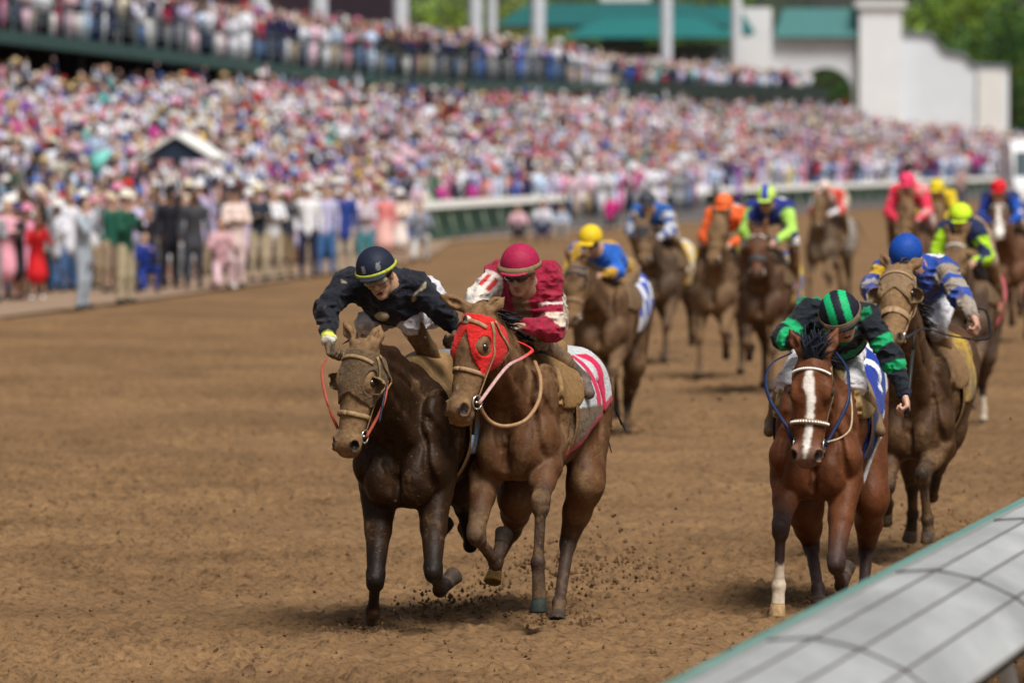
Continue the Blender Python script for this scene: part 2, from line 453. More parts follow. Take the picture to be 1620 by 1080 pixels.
def horse_prims(S):
    z = S.get('zoff', 0.0); zc = S.get('chestz', 0.0)      # chestz: lift of the forehand
    def zz(x, h): return h + z + zc * np.clip((x + .6) / 1.0, 0, 1.2)
    P = []; bw = S.get('bw', 1.06)
    sec = [(.25, 1.20, .31, .20), (.16, 1.235, .355, .25), (.0, 1.225, .355, .285), (-.30, 1.26, .315, .285), (-.56, 1.32, .275, .265), (-.80, 1.29, .20, .20)]
    for a, b in zip(sec[:-1], sec[1:]):
        P.append(cone((a[0], 0, zz(a[0], a[1])), (b[0], 0, zz(b[0], b[1])), a[2], b[2], .05, TB, (0, 1, 0), bw * a[3] / a[2], bw * b[3] / b[2]))
    def E(x, y, h, r, k=.04, R=None, tg=TB):
        for q in ((-1, 1) if y else (0,)): P.append(ell((x, y * q * bw, zz(x, h)), r, k, tg, R))
    P.append(cone((.40, 0, zz(.4, 1.52)), (.12, 0, zz(.12, 1.555)), .07, .075, .06, TB)); P.append(cone((.12, 0, zz(.12, 1.555)), (-.35, 0, zz(-.35, 1.50)), .075, .09, .08, TB))
    E(.40, .155, 1.24, (.17, .085, .30), .035)            # shoulder
    E(.30, .185, 1.06, (.17, .075, .15), .025)            # triceps
    E(.53, .098, 1.045, (.125, .105, .155), .010)          # breast
    E(.50, .175, 1.13, (.10, .075, .13), .025)            # point of the shoulder
    E(.34, .17, 1.36, (.10, .05, .17), .05)
    E(.46, .05, .95, (.16, .10, .09), .03)
    E(-.62, .13, 1.26, (.30, .15, .33), .05)              # haunch
    E(-.46, .20, 1.44, (.10, .06, .08), .06)              # hip point
    E(-.86, .10, 1.22, (.12, .11, .22), .05)
    lat = A(0, 1, 0)
    # neck
    poll, muz = np.asarray(S['poll']), np.asarray(S['muz'])
    HF = head_frame(poll, muz, S.get('roll', 0), S.get('hlat')); hs = S.get('hs', 1.0)
    n0 = A(.30, 0, zz(.30, 1.30)); n2 = poll + (HF[0] * .12 - HF[1] * .085) * hs
    n1 = n0 * .5 + n2 * .5 + A(-.02, 0, .02)
    nl = nrm(lat * .8 + HF[2] * .2)
    P.append(cone(n0, n1, .275, .195, .06, TNECK, nl, .60, .54)); P.append(cone(n1, n2, .195, .145, .05, TNECK, nl, .54, .58))
    c0 = A(.16, 0, zz(.16, 1.57)); c2 = poll - HF[0] * .02 - HF[1] * .03; c1 = c0 * .5 + c2 * .5 + A(0, 0, .015)
    P.append(cone(c0, c1, .055, .045, .06, TNECK)); P.append(cone(c1, c2, .045, .04, .05, TNECK))
    for q in (-1, 1):   # jugular furrow edges
        P.append(cone(n0 + A(.20, .08 * q, -.10), n2 + HF[1] * -.06 + HF[2] * .03 * q, .06, .03, .035, TNECK))
    hp, Q = head_prims(poll, HF, hs, S.get('ears'), S.get('mouth', 0.0), S.get('hw', 1.2)); P += hp
    # legs
    hoofs = []
    for nm, q in (('LF', 1), ('RF', -1)):
        el, kn, fe, ho = [np.asarray(v, float) for v in S[nm]]
        sh = A(.47, .15 * q, zz(.47, 1.12))
        m = el * .55 + kn * .45
        P.append(cone(sh, el, .13, .105, .04, TB)); P.append(cone(el, m, .112, .074, .03, TB)); P.append(cone(m, kn, .074, .047, .03, TLEG))
        P.append(cone(el + A(.05, .035 * q, .02), m + A(.03, .022 * q, 0), .075, .048, .012, TB)); P.append(cone(el + A(.03, -.03 * q, -.02), m + A(.02, -.015 * q, 0), .065, .044, .012, TB))
        d = nrm(fe - kn); ax = nrm(kn - el)
        P.append(cone(kn - ax * .035, kn + d * .035, .058, .053, .012, TLEG)); P.append(ell(kn + A(.022, 0, 0), (.04, .046, .05), .012, TLEG)); P.append(cone(kn + d * .03, fe, .036, .032, .02, TLEG, lat, .9))
        bk = nrm(np.cross(lat, d)); bk = bk if bk @ A(-1, 0, 0) > -.2 else -bk
        P.append(cone(kn + d * .05 + bk * .02, fe + bk * .018, .020, .022, .015, TLEG))
        P.append(ell(fe, (.048, .044, .048), .012, TLEG)); P.append(cone(fe - d * .06 - nrm(A(1, 0, 0)) * .0, fe + A(-.022, 0, -.012), .03, .034, .012, TLEG)); hoofs.append((fe, ho))
    for nm, q in (('LH', 1), ('RH', -1)):
        st, hk, fe, ho = [np.asarray(v, float) for v in S[nm]]
        hip = A(-.62, .15 * q, zz(-.62, 1.30))
        P.append(cone(hip, st, .23, .15, .06, TB, lat, .7)); m = st * .5 + hk * .5
        P.append(cone(A(-.84, .12 * q, zz(-.84, 1.18)), m, .12, .075, .05, TB))
        P.append(cone(st, m, .135, .085, .04, TB, lat, .85)); P.append(cone(m, hk, .085, .052, .03, TLEG))
        d = nrm(fe - hk); P.append(cone(hk + nrm(hk - fe) * .05 + nrm(hk - st) * .015, hk + d * .04, .044, .048, .02, TLEG))
        P.append(cone(hk + d * .03, fe, .040, .034, .02, TLEG)); P.append(ell(fe, (.046, .044, .047), .015, TLEG)); hoofs.append((fe, ho))
    if S.get('vox', .012) < .014:      # creases between the muscles
        body = [p for p in P if p['op'] == 'u' and p['tag'] in (TB, TNECK)]
        def groove(pts, r, dep):
            Q_ = catmull(np.array(pts, float), 4); Q_, g = push_out(body, Q_, 0.0); Q_ = Q_ + g * (r - dep)
            for a, b in zip(Q_[:-1], Q_[1:]): P.append(cone(a, b, r, r, .028, 0, op='c'))
        zf = lambda x, y, h: (x, y, zz(x, h))
        groove([zf(.75, 0, 1.17), zf(.72, 0, 1.05), zf(.62, 0, .93)], .016, .020)
        for q in (-1, 1):
            groove([zf(.60, .16 * q, 1.30), zf(.62, .18 * q, 1.16), zf(.55, .20 * q, 1.02)], .014, .014)
            groove([zf(.40, .3 * q, 1.46), zf(.30, .32 * q, 1.28), zf(.26, .32 * q, 1.12)], .013, .012)
            groove([zf(.14, .34 * q, 1.28), zf(.18, .32 * q, 1.10), zf(.24, .3 * q, .98)], .014, .012)
            groove([zf(-.36, .36 * q, 1.42), zf(-.40, .34 * q, 1.22), zf(-.36, .3 * q, 1.08)], .016, .012)
            groove([zf(-.74, .3 * q, 1.42), zf(-.80, .28 * q, 1.2), zf(-.78, .24 * q, 1.0)], .015, .012)
            groove([n2 + HF[2] * .12 * q - HF[1] * .03, n1 + A(.06, .2 * q, -.06), n0 + A(.16, .24 * q, -.05)], .014, .014)
            groove([n2 + HF[2] * .10 * q + A(-.06, 0, .06), n1 + A(-.06, .2 * q, .07), n0 + A(.02, .26 * q, .16)], .013, .009)
    for fe, ho in hoofs:
        d = nrm(ho - fe); L = max(np.linalg.norm(ho - fe) - .07, .06); P.append(cone(fe, fe + d * L, .036, .042, .015, TLEG))
    return P, Q, HF, hoofs, zz
def make_hoof(fe, ho, col):
    """truncated hoof wall standing on the end of the pastern"""
    d = nrm(ho - fe); L = np.linalg.norm(ho - fe)
    c0 = fe + d * max(L - .078, .06)
    fwd = A(1, 0, 0) - d * (d[0]);
    fwd = nrm(fwd) if np.linalg.norm(fwd) > .1 else nrm(A(0, 0, 1) - d * d[2])
    s = np.cross(d, fwd); n = 14; a = np.arange(n) * 2 * math.pi / n
    mb = MB(); rings = []
    for (t, r, sh) in ((0, .041, 0), (.010, .046, 0), (.040, .050, .010), (.074, .057, .020), (.080, .055, .020), (.080, .042, .016)):
        rings.append(c0 + d * t + fwd * sh + (np.cos(a)[:, None] * fwd * 1.08 + np.sin(a)[:, None] * s * (1 - .12 * (np.cos(a)[:, None] < 0))) * r)
    rings.append(np.tile(c0 + d * .073 + fwd * .012, (n, 1)))
    V = np.vstack(rings); i = np.arange(len(rings) - 1)[:, None] * n; j = np.arange(n)[None]; j2 = (j + 1) % n
    F = np.stack([i + j, i + j2, i + n + j2, i + n + j], -1).reshape(-1, 4)
    cc = np.vstack([np.tile(np.asarray(col) * f, (n, 1)) for f in (.6, 1.25, .85, 1.0, .7, .5, .35)])
    mb.add(V, F, cc); return mb
def ring_path(prims, c, ax, up, n=28, off=.006, rmax=.30):
    """closed path hugging the body's surface in the plane through c across ax"""
    s = nrm(np.cross(ax, up)); u = np.cross(s, ax)
    a = np.arange(n) * 2 * math.pi / n
    D = np.cos(a)[:, None] * u + np.sin(a)[:, None] * s
    r = np.full(n, .005); alive = np.ones(n, bool)
    for _ in range(60):
        d = sdf_eval(prims, c + D * r[:, None]); step = np.clip(np.where(alive, off - d, 0), -.02, .02)
        r = np.clip(r + step * .7, .004, rmax)
    return c + D * r[:, None], D
def push_out(prims, P, off):
    """move path points out to the surface (+off) along the distance gradient"""
    P = np.array(P, float); e = .006
    for _ in range(8):
        d = sdf_eval(prims, P)
        g = np.stack([sdf_eval(prims, P + np.eye(3)[i] * e) - sdf_eval(prims, P - np.eye(3)[i] * e) for i in range(3)], 1)
        g /= np.linalg.norm(g, axis=1)[:, None] + 1e-9
        P = P + g * np.where(d < off, off - d, (off - d) * .8)[:, None]
    return P, g
def strap(mb, prims, pts, w, t, col, off=.004, closed=False, per=6):
    Q = catmull(np.vstack([pts, pts[:1]]) if closed else np.asarray(pts), per)
    Q, g = push_out(prims, Q, off)
    mb.tube(Q, 1.0, col, 8, flat=(w / 2, t / 2), fn=g, smooth=False)
def near(prims, c, r):
    """only the prims near a point, for quick local queries"""
    out = []
    for p in prims:
        b0, b1 = pbox(p)
        if np.all(c + r > b0 - .02) and np.all(c - r < b1 + .02): out.append(p)
    return out
def build_horse(name, fr, S, label, group="racehorses galloping on the dirt track"):
    root = empty(name, tuple(fr.o), fr.yaw); tag(root, label, 'horse', group)
    P, Q, HF, hoofs, zz = horse_prims(S)
    rng = np.random.default_rng(S.get('seed', 1)); vox = S.get('vox', .012)
    def hide(X):
        Y = X.reshape(-1, 3); m = sstep(.62, .95, Y[:, 2]); return (((vnoise(Y * A(1, 1, .55), .085, 7) - .5) * .016 + (vnoise(Y * A(.6, 1, 1), .045, 9) - .5) * .007) * m).reshape(X.shape[:-1])
    V, F = sdf_mesh(P, vox, disp=hide)
    tg = nearest_tag(P, V)
    base = np.array(S['coat']); C = np.tile(base, (len(V), 1)); dark = np.array(S.get('dark', base * .25))
    for nm in ('LF', 'RF', 'LH', 'RH'):      # dark points below knee and hock, socks where they are
        top, kn, fe, ho = [np.asarray(v, float) for v in S[nm]]
        ab = kn - top; t1 = np.clip(((V - top) @ ab) / (ab @ ab), 0, 1.2); d1 = np.linalg.norm(V - top - t1[:, None] * ab, axis=1)
        bc = fe - kn; t2 = np.clip(((V - kn) @ bc) / (bc @ bc), 0, 1.5); d2 = np.linalg.norm(V - kn - t2[:, None] * bc, axis=1)
        cd = ho - fe; t3 = np.clip(((V - fe) @ cd) / (cd @ cd), 0, 1); d3 = np.linalg.norm(V - fe - t3[:, None] * cd, axis=1)
        w = np.maximum(sstep(.45, 1.0, t1) * (d1 < .11), np.maximum((d2 < .085) & (t2 > .02), d3 < .08).astype(float))
        w *= S.get('points', .85)
        C = C * (1 - w[:, None]) + dark * w[:, None]
        sk = S.get('sock', {}).get(nm)
        if sk is not None:
            ws = np.maximum(((d2 < .085) & (t2 > sk + .12 * (vnoise(V, .02, 3) - .5))).astype(float), (d3 < .085).astype(float))
            C = C * (1 - ws[:, None]) + np.array(S.get('sockcol', (.62, .52, .40))) * ws[:, None]
    hd = (V - S['poll']) @ HF.T / S.get('hs', 1.0) / A(1, 1, S.get('hw', 1.2))      # head coordinates t,u,l
    onh = ((tg == THEAD) | (tg == TMUZ) | (tg == TEAR)).astype(float)
    wm = sstep(.42, .56, hd[:, 0]) * onh * S.get('muzdark', .6)
    C = C * (1 - wm[:, None]) + np.array(S.get('muzcol', (.06, .045, .04))) * wm[:, None]
    if 'headcol' in S:
        w = onh * (1 - wm) * S.get('headw', .8); C = C * (1 - w[:, None]) + np.array(S['headcol']) * w[:, None]
    if 'blaze' in S:
        bl = np.array(S['blaze'])     # rows: t, centre l, half width
        lc = np.interp(hd[:, 0], bl[:, 0], bl[:, 1]); hw = np.interp(hd[:, 0], bl[:, 0], bl[:, 2], left=-1, right=-1)
        w = ((np.abs(hd[:, 2] - lc) < hw + .008 * (vnoise(V, .015, 8) - .5)) & (hd[:, 1] > -.05) & (hd[:, 0] > .04)).astype(float)
        C = C * (1 - w[:, None]) + np.array((.80, .76, .70)) * w[:, None]
    for q in (-1, 1): C[(np.linalg.norm((hd - A(.553, -.016, .054 * q)) / A(1, 1, .9), axis=1) < .027) & (onh > 0)] = (.012, .007, .006)
    C[(np.abs(hd[:, 1] + .101) < .008) & (hd[:, 0] > .535) & (onh > 0)] = (.02, .012, .01)
    C = asmooth(C, F, 1)
    m0 = S.get('mud', .3)
    mud = np.full(len(V), m0) + S.get('mudlow', .25) * sstep(1.3, .5, V[:, 2]) + S.get('mudfront', .15) * sstep(0, .6, V[:, 0]) + S.get('mudhead', .0) * onh
    mud += .12 * (vnoise(V, .25, 5) - .5)
    for q in (-1, 1): mud[(np.linalg.norm((hd - A(.553, -.016, .054 * q)) / A(1, 1, .9), axis=1) < .029) & (onh > 0)] = -2
    me = mesh_np("horse_body", V, F, True, C, mud); link("body", me, M_COAT, root)
    # hooves, eyes
    hc = S.get('hoofcol', {})
    for nm, (fe, ho) in zip(('LF', 'RF', 'LH', 'RH'), hoofs): make_hoof(fe, ho, hc.get(nm, (.055, .042, .034))).build("hoof", M_HOOF, root, mud=S.get('hoofmud', .5))
    hs = S.get('hs', 1.0)
    for q in (-1, 1):
        mb = MB(); mb.ball(Q(.205, -.006, .086 * q), (.024 * hs,) * 3, (.012, .008, .006), 12, 8); mb.build("eye", M_GLOSS, root)
    # mane and forelock
    mb = MB(); poll = np.asarray(S['poll']); c0 = A(.20, 0, zz(.2, 1.60)); c2 = poll - HF[0] * .02 + HF[1] * .02
    mc = np.array(S.get('manecol', (.02, .018, .018))); side = S.get('maneside', 1); nM = S.get('nmane', 90); lift = S.get('manelift', .0)
    for i in range(nM):
        t = rng.random(); p = c0 * (1 - t) + c2 * t; L = rng.uniform(.10, .19) * (1 - .3 * t)
        o = A(rng.uniform(-.02, .02), rng.uniform(-.02, .02), -.015); d1 = A(-.25 + rng.normal(0, .15), side * (.5 + rng.normal(0, .25)), .35 + lift + rng.normal(0, .2)); d1 = nrm(d1)
        p1 = p + o + d1 * L * .5; p2 = p1 + nrm(d1 + A(-.3, side * .35, -1.0 + lift * 2)) * L * .7
        mb.tube([p + o, p1, p2], [.011, .010, .002], mc * rng.uniform(.6, 1.6), 5, per=3)
    mb.build("mane", M_HAIR, root)
    if S.get('forelock', 0):
        mb = MB()
        for i in range(S['forelock']):
            b = Q(rng.uniform(-.02, .03), .03, rng.uniform(-.04, .04)); L = rng.uniform(.08, .16)
            d = nrm(-HF[0] * rng.uniform(.6, 1.1) + HF[1] * rng.uniform(.2, .6) + HF[2] * rng.normal(.1, .35))
            p1 = b + d * L * .6; p2 = p1 + nrm(d + HF[2] * rng.normal(.2, .3) + A(-.3, 0, -.2)) * L * .6
            mb.tube([b, p1, p2], [.010, .009, .002], mc * rng.uniform(.6, 1.7) + A(.0, .002, .006), 5, per=4)
        mb.build("forelock", M_HAIR, root)
    # tail streaming out behind
    mb = MB(); td = A(-.93, 0, zz(-.93, 1.44))
    for i in range(S.get('ntail', 50)):
        L = rng.uniform(.45, .8); d = nrm(A(-1, rng.normal(0, .16), rng.normal(-.25, .15)))
        p1 = td + d * L * .45 + A(0, 0, .03); p2 = p1 + nrm(d + A(.25, rng.normal(0, .15), -.9)) * L * .55
        mb.tube([td + A(.03, rng.normal(0, .015), rng.normal(0, .015)), p1, p2], [.016, .016, .003], mc * rng.uniform(.6, 1.6), 5, per=4)
    mb.build("tail", M_HAIR, root)
    build_tack(root, fr, S, P, Q, HF, zz)
    return root, P, Q, HF, zz
def trunk_clip(x0, x1, zb, zfn=None):
    def f(X):
        d = np.maximum(x0 - X[..., 0], X[..., 0] - x1)
        return np.maximum(d, (zb if zfn is None else zfn(X)) - X[..., 2])
    return f
def build_tack(root, fr, S, P, Q, HF, zz):
    T = S['tack']; hs = S.get('hs', 1.0); detail = T.get('detail', True)
    trunk = [p for p in P if p['tag'] in (TB,)]
    legless = [p for p in trunk if pbox(p)[0][2] > .55]
    # saddle cloth
    cl = T.get('cloth')
    if cl:
        x0, x1, zb = cl['ext']; slope = cl.get('slope', 0)
        V, F = sdf_mesh(legless, cl.get('vox', .014), inflate=.016, clip=trunk_clip(x0, x1, 0, lambda X: zb + slope * (X[..., 0] - x1) + 0 * X[..., 0]), lo=A(x0 - .05, -.6, zb - .3), hi=A(x1 + .05, .6, 2.2))
        V, F = drop_inner(V, F, legless)
        me = mesh_np("saddle_cloth", V, F, True, cl['fn'](V), np.full(len(V), cl.get('mud', .25))); link("saddle_cloth", me, M_CLOTH, root)
    # saddle: small racing saddle with flaps, pommel and cantle, plus girth
    sc = np.array(T.get('saddle', (.20, .11, .045))); zt = zz(.05, 1.60)
    fx = T.get('flapx', .02)
    def sclip(X):
        y = np.abs(X[..., 1]); zdn = zt - X[..., 2]
        fwd = .20 + np.clip(zdn, 0, .5) * .42; bkw = -.17 + np.clip(zdn, 0, .5) * .52
        return np.maximum(np.maximum(X[..., 0] - fwd - fx, bkw + fx - X[..., 0]), zt - T.get('flaplen', .33) - X[..., 2] + .35 * (X[..., 0] - .18 - fx) ** 2 * 4)
    V, F = sdf_mesh(legless + [cone((.16 + fx, 0, zt + .0), (.02 + fx, 0, zt - .03), .05, .06, .05), cone((.02 + fx, 0, zt - .03), (-.17 + fx, 0, zt + .02), .07, .06, .05, n=(0, 1, 0), sa=1.6, sb=2.0)], .014, inflate=.026, clip=sclip, lo=A(-.45, -.6, 1.0), hi=A(.6, .6, 2.1))
    V, F = drop_inner(V, F, legless)
    me = mesh_np("saddle", V, F, True, np.tile(sc, (len(V), 1)), np.full(len(V), T.get('saddlemud', .5))); sad = link("saddle", me, M_LEATHER, root)
    mb = MB(); pts, D = ring_path(legless, A(.12, 0, zz(.12, 1.2)), A(1, 0, 0), A(0, 0, 1), 40, .012, .6)
    mb.tube(np.vstack([pts, pts[:1]]), 1.0, T.get('girthcol', (.16, .09, .04)), 6, flat=(.045, .006), fn=np.vstack([D, D[:1]]), smooth=False); mb.build("girth", M_LEATHER, root, mud=.55)
    hp = [p for p in P if p['tag'] in (THEAD, TMUZ)]; hpn = hp + [p for p in P if p['tag'] == TNECK]
    sx = T.get('strap', (.30, .19, .10)); w = T.get('strapw', .022); mb = MB()
    # noseband
    tn = T.get('noset', .36); rp, D = ring_path(hp, Q(tn, -.06, 0), HF[0], HF[1], 28, .006)
    mb.tube(np.vstack([rp, rp[:1]]), 1.0, sx, 8, flat=(T.get('nosew', .03) / 2, .006), fn=np.vstack([D, D[:1]]), smooth=False)
    # crown piece behind the ears, browband, cheek pieces
    rp2, D2 = ring_path(hpn, Q(.06, -.06, 0), nrm(HF[0] + HF[1] * .35), HF[1], 30, .006, .25)
    so = .014 if T.get('hood') and not T['hood'].get('plain') else .004
    if T.get('browband', True):
        arc = [Q(.10, .02, .095 * 1.0), Q(.085, .06, .05), Q(.08, .07, 0), Q(.085, .06, -.05), Q(.10, .02, -.095)]
        strap(mb, hp, arc, w, .010, T.get('browcol', sx), so + .001)
    for q in (-1, 1):
        strap(mb, hp, [Q(.06, -.01, .085 * q), Q(.16, -.06, .095 * q), Q(.28, -.085, .08 * q), Q(.46, -.085, .055 * q)], w, .009, sx, so)
        strap(mb, hpn, [Q(.05, -.03, .085 * q), Q(.10, -.12, .085 * q), Q(.14, -.20, .05 * q), Q(.15, -.23, 0)], w * .7, .008, sx, so)
    br = mb.build("bridle", M_LEATHER, root, mud=T.get('bridlemud', .45))
    if T.get('studs'):
        mb = MB()
        for tt, ext, nst in ((.085, .09, 22), (tn, 0, 26)):
            if ext: pp = catmull([Q(.10, .02, .092), Q(.085, .06, .05), Q(.08, .07, 0), Q(.085, .06, -.05), Q(.10, .02, -.092)], 8); pp, _ = push_out(hp, pp, .012)
            else: pp = rp[np.r_[18:28, 0:11]] + D[np.r_[18:28, 0:11]] * .007
            ln = np.r_[0, np.cumsum(np.linalg.norm(np.diff(pp, axis=0), axis=1))]
            for s_ in np.linspace(0, ln[-1], nst):
                c = [np.interp(s_, ln, pp[:, i]) for i in range(3)]; mb.ball(c, (.0085,) * 3, (.85, .83, .78), 6, 4)
        mb.build("studs", mat_col("stud_white", .25, .6, .05, 20, None, False), root)
    # bit rings
    for q in (-1, 1):
        mb = MB(); c = Q(.485, -.092, .066 * q); a = np.arange(16) * 2 * math.pi / 16
        nn = HF[2]; rr = .036 * hs
        mb.tube([c + (HF[0] * math.cos(x) + HF[1] * math.sin(x)) * rr for x in a], .006, (.55, .52, .46), 6, smooth=False, closed=True)
        mb.tube([c, c - HF[2] * .03 * q], .008, (.5, .47, .42), 6, smooth=False); mb.build("bit_ring", M_METAL, root)
    # reins: from bit along the neck to the hands
    for q, pts in T.get('reins', {}).items():
        mb = MB(); start = Q(.487, -.10, .07 * q); mb.tube([start] + [np.asarray(p) for p in pts], 1.0, T.get('reincols', {}).get(q, T.get('reincol', sx)), 8, flat=(T.get('reinw', .022) / 2, .005), fn=A(0, .5 * q, 1) if T.get('reinup', True) else A(0, 1, .3), per=8)
        mb.build("rein", M_LEATHER, root, mud=T.get('reinmud', .3))
    for nm, pts, r, col in T.get('extra', []):
        mb = MB(); mb.tube(pts, r, col, 8, per=8); mb.build(nm, M_LEATHER, root, mud=.4)
    if T.get('yoke'):
        y = T['yoke']; mb = MB(); strap(mb, [p for p in P if p['tag'] in (TB, TNECK)], y['pts'], .025, .01, y['col'], .006); mb.build("breast_strap", M_LEATHER, root, mud=.5)
    # blinker hood
    hd = T.get('hood')
    if hd:
        hpe = hp; t1 = hd.get('t1', .32)
        carve = []
        for q in (-1, 1):
            carve.append(ell(Q(hd.get('holet', .205), .0, .10 * q), np.array(hd.get('hole', (.062, .058, .06))) * hs, .004, 0, HF, 'c'))
        def hclip(X):
            h = (X - S['poll']) @ HF.T / hs / A(1, 1, S.get('hw', 1.2)); tt = h[..., 0]
            lim = t1 - hd.get('notch', .0) * np.clip(1 - np.abs(h[..., 2]) / hd.get('notchw', .08), 0, 1) * (h[..., 1] > -.04) - .35 * np.clip(-h[..., 1] - .05, 0, .2)
            return np.maximum(tt - lim, np.maximum(-.0 - tt + .035, -.22 - h[..., 1])) * hs
        V, F = sdf_mesh([p for p in hp if p['op'] == 'u'], .0075, inflate=.010, clip=hclip, carve=carve)
        V, F = drop_inner(V, F, hp)
        hcol = np.tile(np.array(hd['col']), (len(V), 1)); h = (V - S['poll']) @ HF.T / hs / A(1, 1, S.get('hw', 1.2))
        if 'fn' in hd: hcol = hd['fn'](h, hcol)
        me = mesh_np("blinker_hood", V, F, True, hcol, np.full(len(V), hd.get('mud', .3))); hood = link("blinker_hood", me, M_CLOTH, root)
        for q in hd.get('cups', ()):
            mb = MB(); a = np.linspace(-2.2, 1.2, 14)
            c = Q(.215, -.005, .095 * q)
            # half cup behind the eye, opening forwards
            rows = []
            for dep, r in ((.0, .055), (.03, .052), (.055, .040), (.062, .02)):
                rows.append([c + HF[2] * q * dep * hs + (HF[0] * math.cos(x) * .9 - HF[1] * .25 * dep / .06 * .2 + HF[1] * math.sin(x)) * r * hs - HF[1] * .012 for x in np.linspace(math.pi * .80, math.pi * 1.95, 12)])
            R_ = np.array(rows); nr, nc = R_.shape[:2]; Vv = R_.reshape(-1, 3); Vv = np.vstack([Vv, Vv - HF[2] * q * .008])
            i = np.arange(nr - 1)[:, None] * nc; j = np.arange(nc - 1)[None]
            Fq = np.stack([i + j, i + j + 1, i + nc + j + 1, i + nc + j], -1).reshape(-1, 4); nb = nr * nc
            bord = list(range(nc)) + [k * nc + nc - 1 for k in range(1, nr)] + list(range(nr * nc - 2, (nr - 1) * nc - 1, -1)) + [k * nc for k in range(nr - 2, 0, -1)]
            bq = np.array([[bord[k], bord[(k + 1) % len(bord)], bord[(k + 1) % len(bord)] + nb, bord[k] + nb] for k in range(len(bord))])
            mb.add(Vv, np.vstack([Fq, Fq[:, ::-1] + nb, bq]), hd.get('cupcol', hd['col'])); mb.build("blinker_cup", M_LEATHER, root, mud=.5)
        if hd.get('patch'):
            (pt, pl, pr, pc) = hd['patch']; mb = MB(); a = np.arange(20) * 2 * math.pi / 20
            ring = np.array([Q(pt + pr * .8 * math.cos(x), .08, pl + pr * math.sin(x)) for x in a]); ring, g = push_out(hp, ring, .017)
            c, _ = push_out(hp, np.array([Q(pt, .08, pl)]), .021); Vv = np.vstack([ring, c, ring - g * .008]); n = 20
            F3 = [[k, (k + 1) % n, n] for k in range(n)]
            F4 = [[k, k + n + 1, (k + 1) % n + n + 1, (k + 1) % n] for k in range(n)]
            mb.add(Vv, np.array(F3), pc); mb.F[4].append(np.array(F4))
            mb.build("emblem_disc", M_CLOTH, hood, mud=.2)
            # a small dark horseshoe-and-bar device on the disc
            mb = MB(); b = [Q(pt + .6 * pr * y - pr * .05, .08, pl + pr * .55 * x) for x, y in ((-.7, .5), (-.5, -.4), (0, -.75), (.5, -.4), (.7, .5))]; b, g = push_out(hp, np.array(b), .024)
            mb.tube(b, .0045, (.05, .04, .035), 6); b, g = push_out(hp, np.array([Q(pt, .08, pl - pr * .3), Q(pt, .08, pl + pr * .3)]), .024); mb.tube(b, .004, (.05, .04, .035), 6, smooth=False)
            mb.build("emblem_device", M_LEATHER, hood, mud=0)
def drop_inner(V, F, prims):
    """remove faces that lie well inside the body so that only the visible shell stays"""
    d = sdf_eval(prims, V); keep = (d[F] > -.012).any(1); F = F[keep]
    used = np.zeros(len(V), bool); used[F.ravel()] = True; mp = np.cumsum(used) - 1
    return V[used], mp[F]
# ================================================================== PEOPLE: jockeys
def hand_prims(wr, d, n, s, curl=1.0, size=1.0, thumb_side=1, tg=3):
    """wrist, pointing direction, palm normal (fingers curl towards it), knuckle line direction"""
    d = nrm(d); n = nrm(np.asarray(n) - d * (np.asarray(n) @ d)); s = np.cross(n, d) * thumb_side
    P = []; z = size
    P.append(cone(wr, wr + d * .035 * z, .024 * z, .030 * z, .02, tg, n, .75))
    for i in range(4):
        o = (i - 1.5) * .019 * z
        P.append(cone(wr + d * .02 * z + s * o * .7, wr + d * .082 * z + s * o, .017 * z, .013 * z, .015, tg))
        L = [.044, .049, .046, .036][i] * z; p = wr + d * .085 * z + s * o; a = 0
        for j, (da, f, r) in enumerate(((.95, 1, .0105), (1.15, .62, .0095), (.8, .5, .0085))):
            a += da * curl * (1 + .06 * (i - 1.5)); q = p + (d * math.cos(a) + n * math.sin(a)) * L * f
            P.append(cone(p, q, r * z, r * .92 * z, .004, tg)); p = q
    b = wr + d * .025 * z - s * .024 * z; m = b + (d * .6 - s * .45 + n * .5) * .040 * z; e = m + (d * .55 + s * .35 + n * .65 * curl) * .034 * z
    P.append(cone(b, m, .016 * z, .012 * z, .012, tg)); P.append(cone(m, e, .012 * z, .0095 * z, .005, tg))
    return P
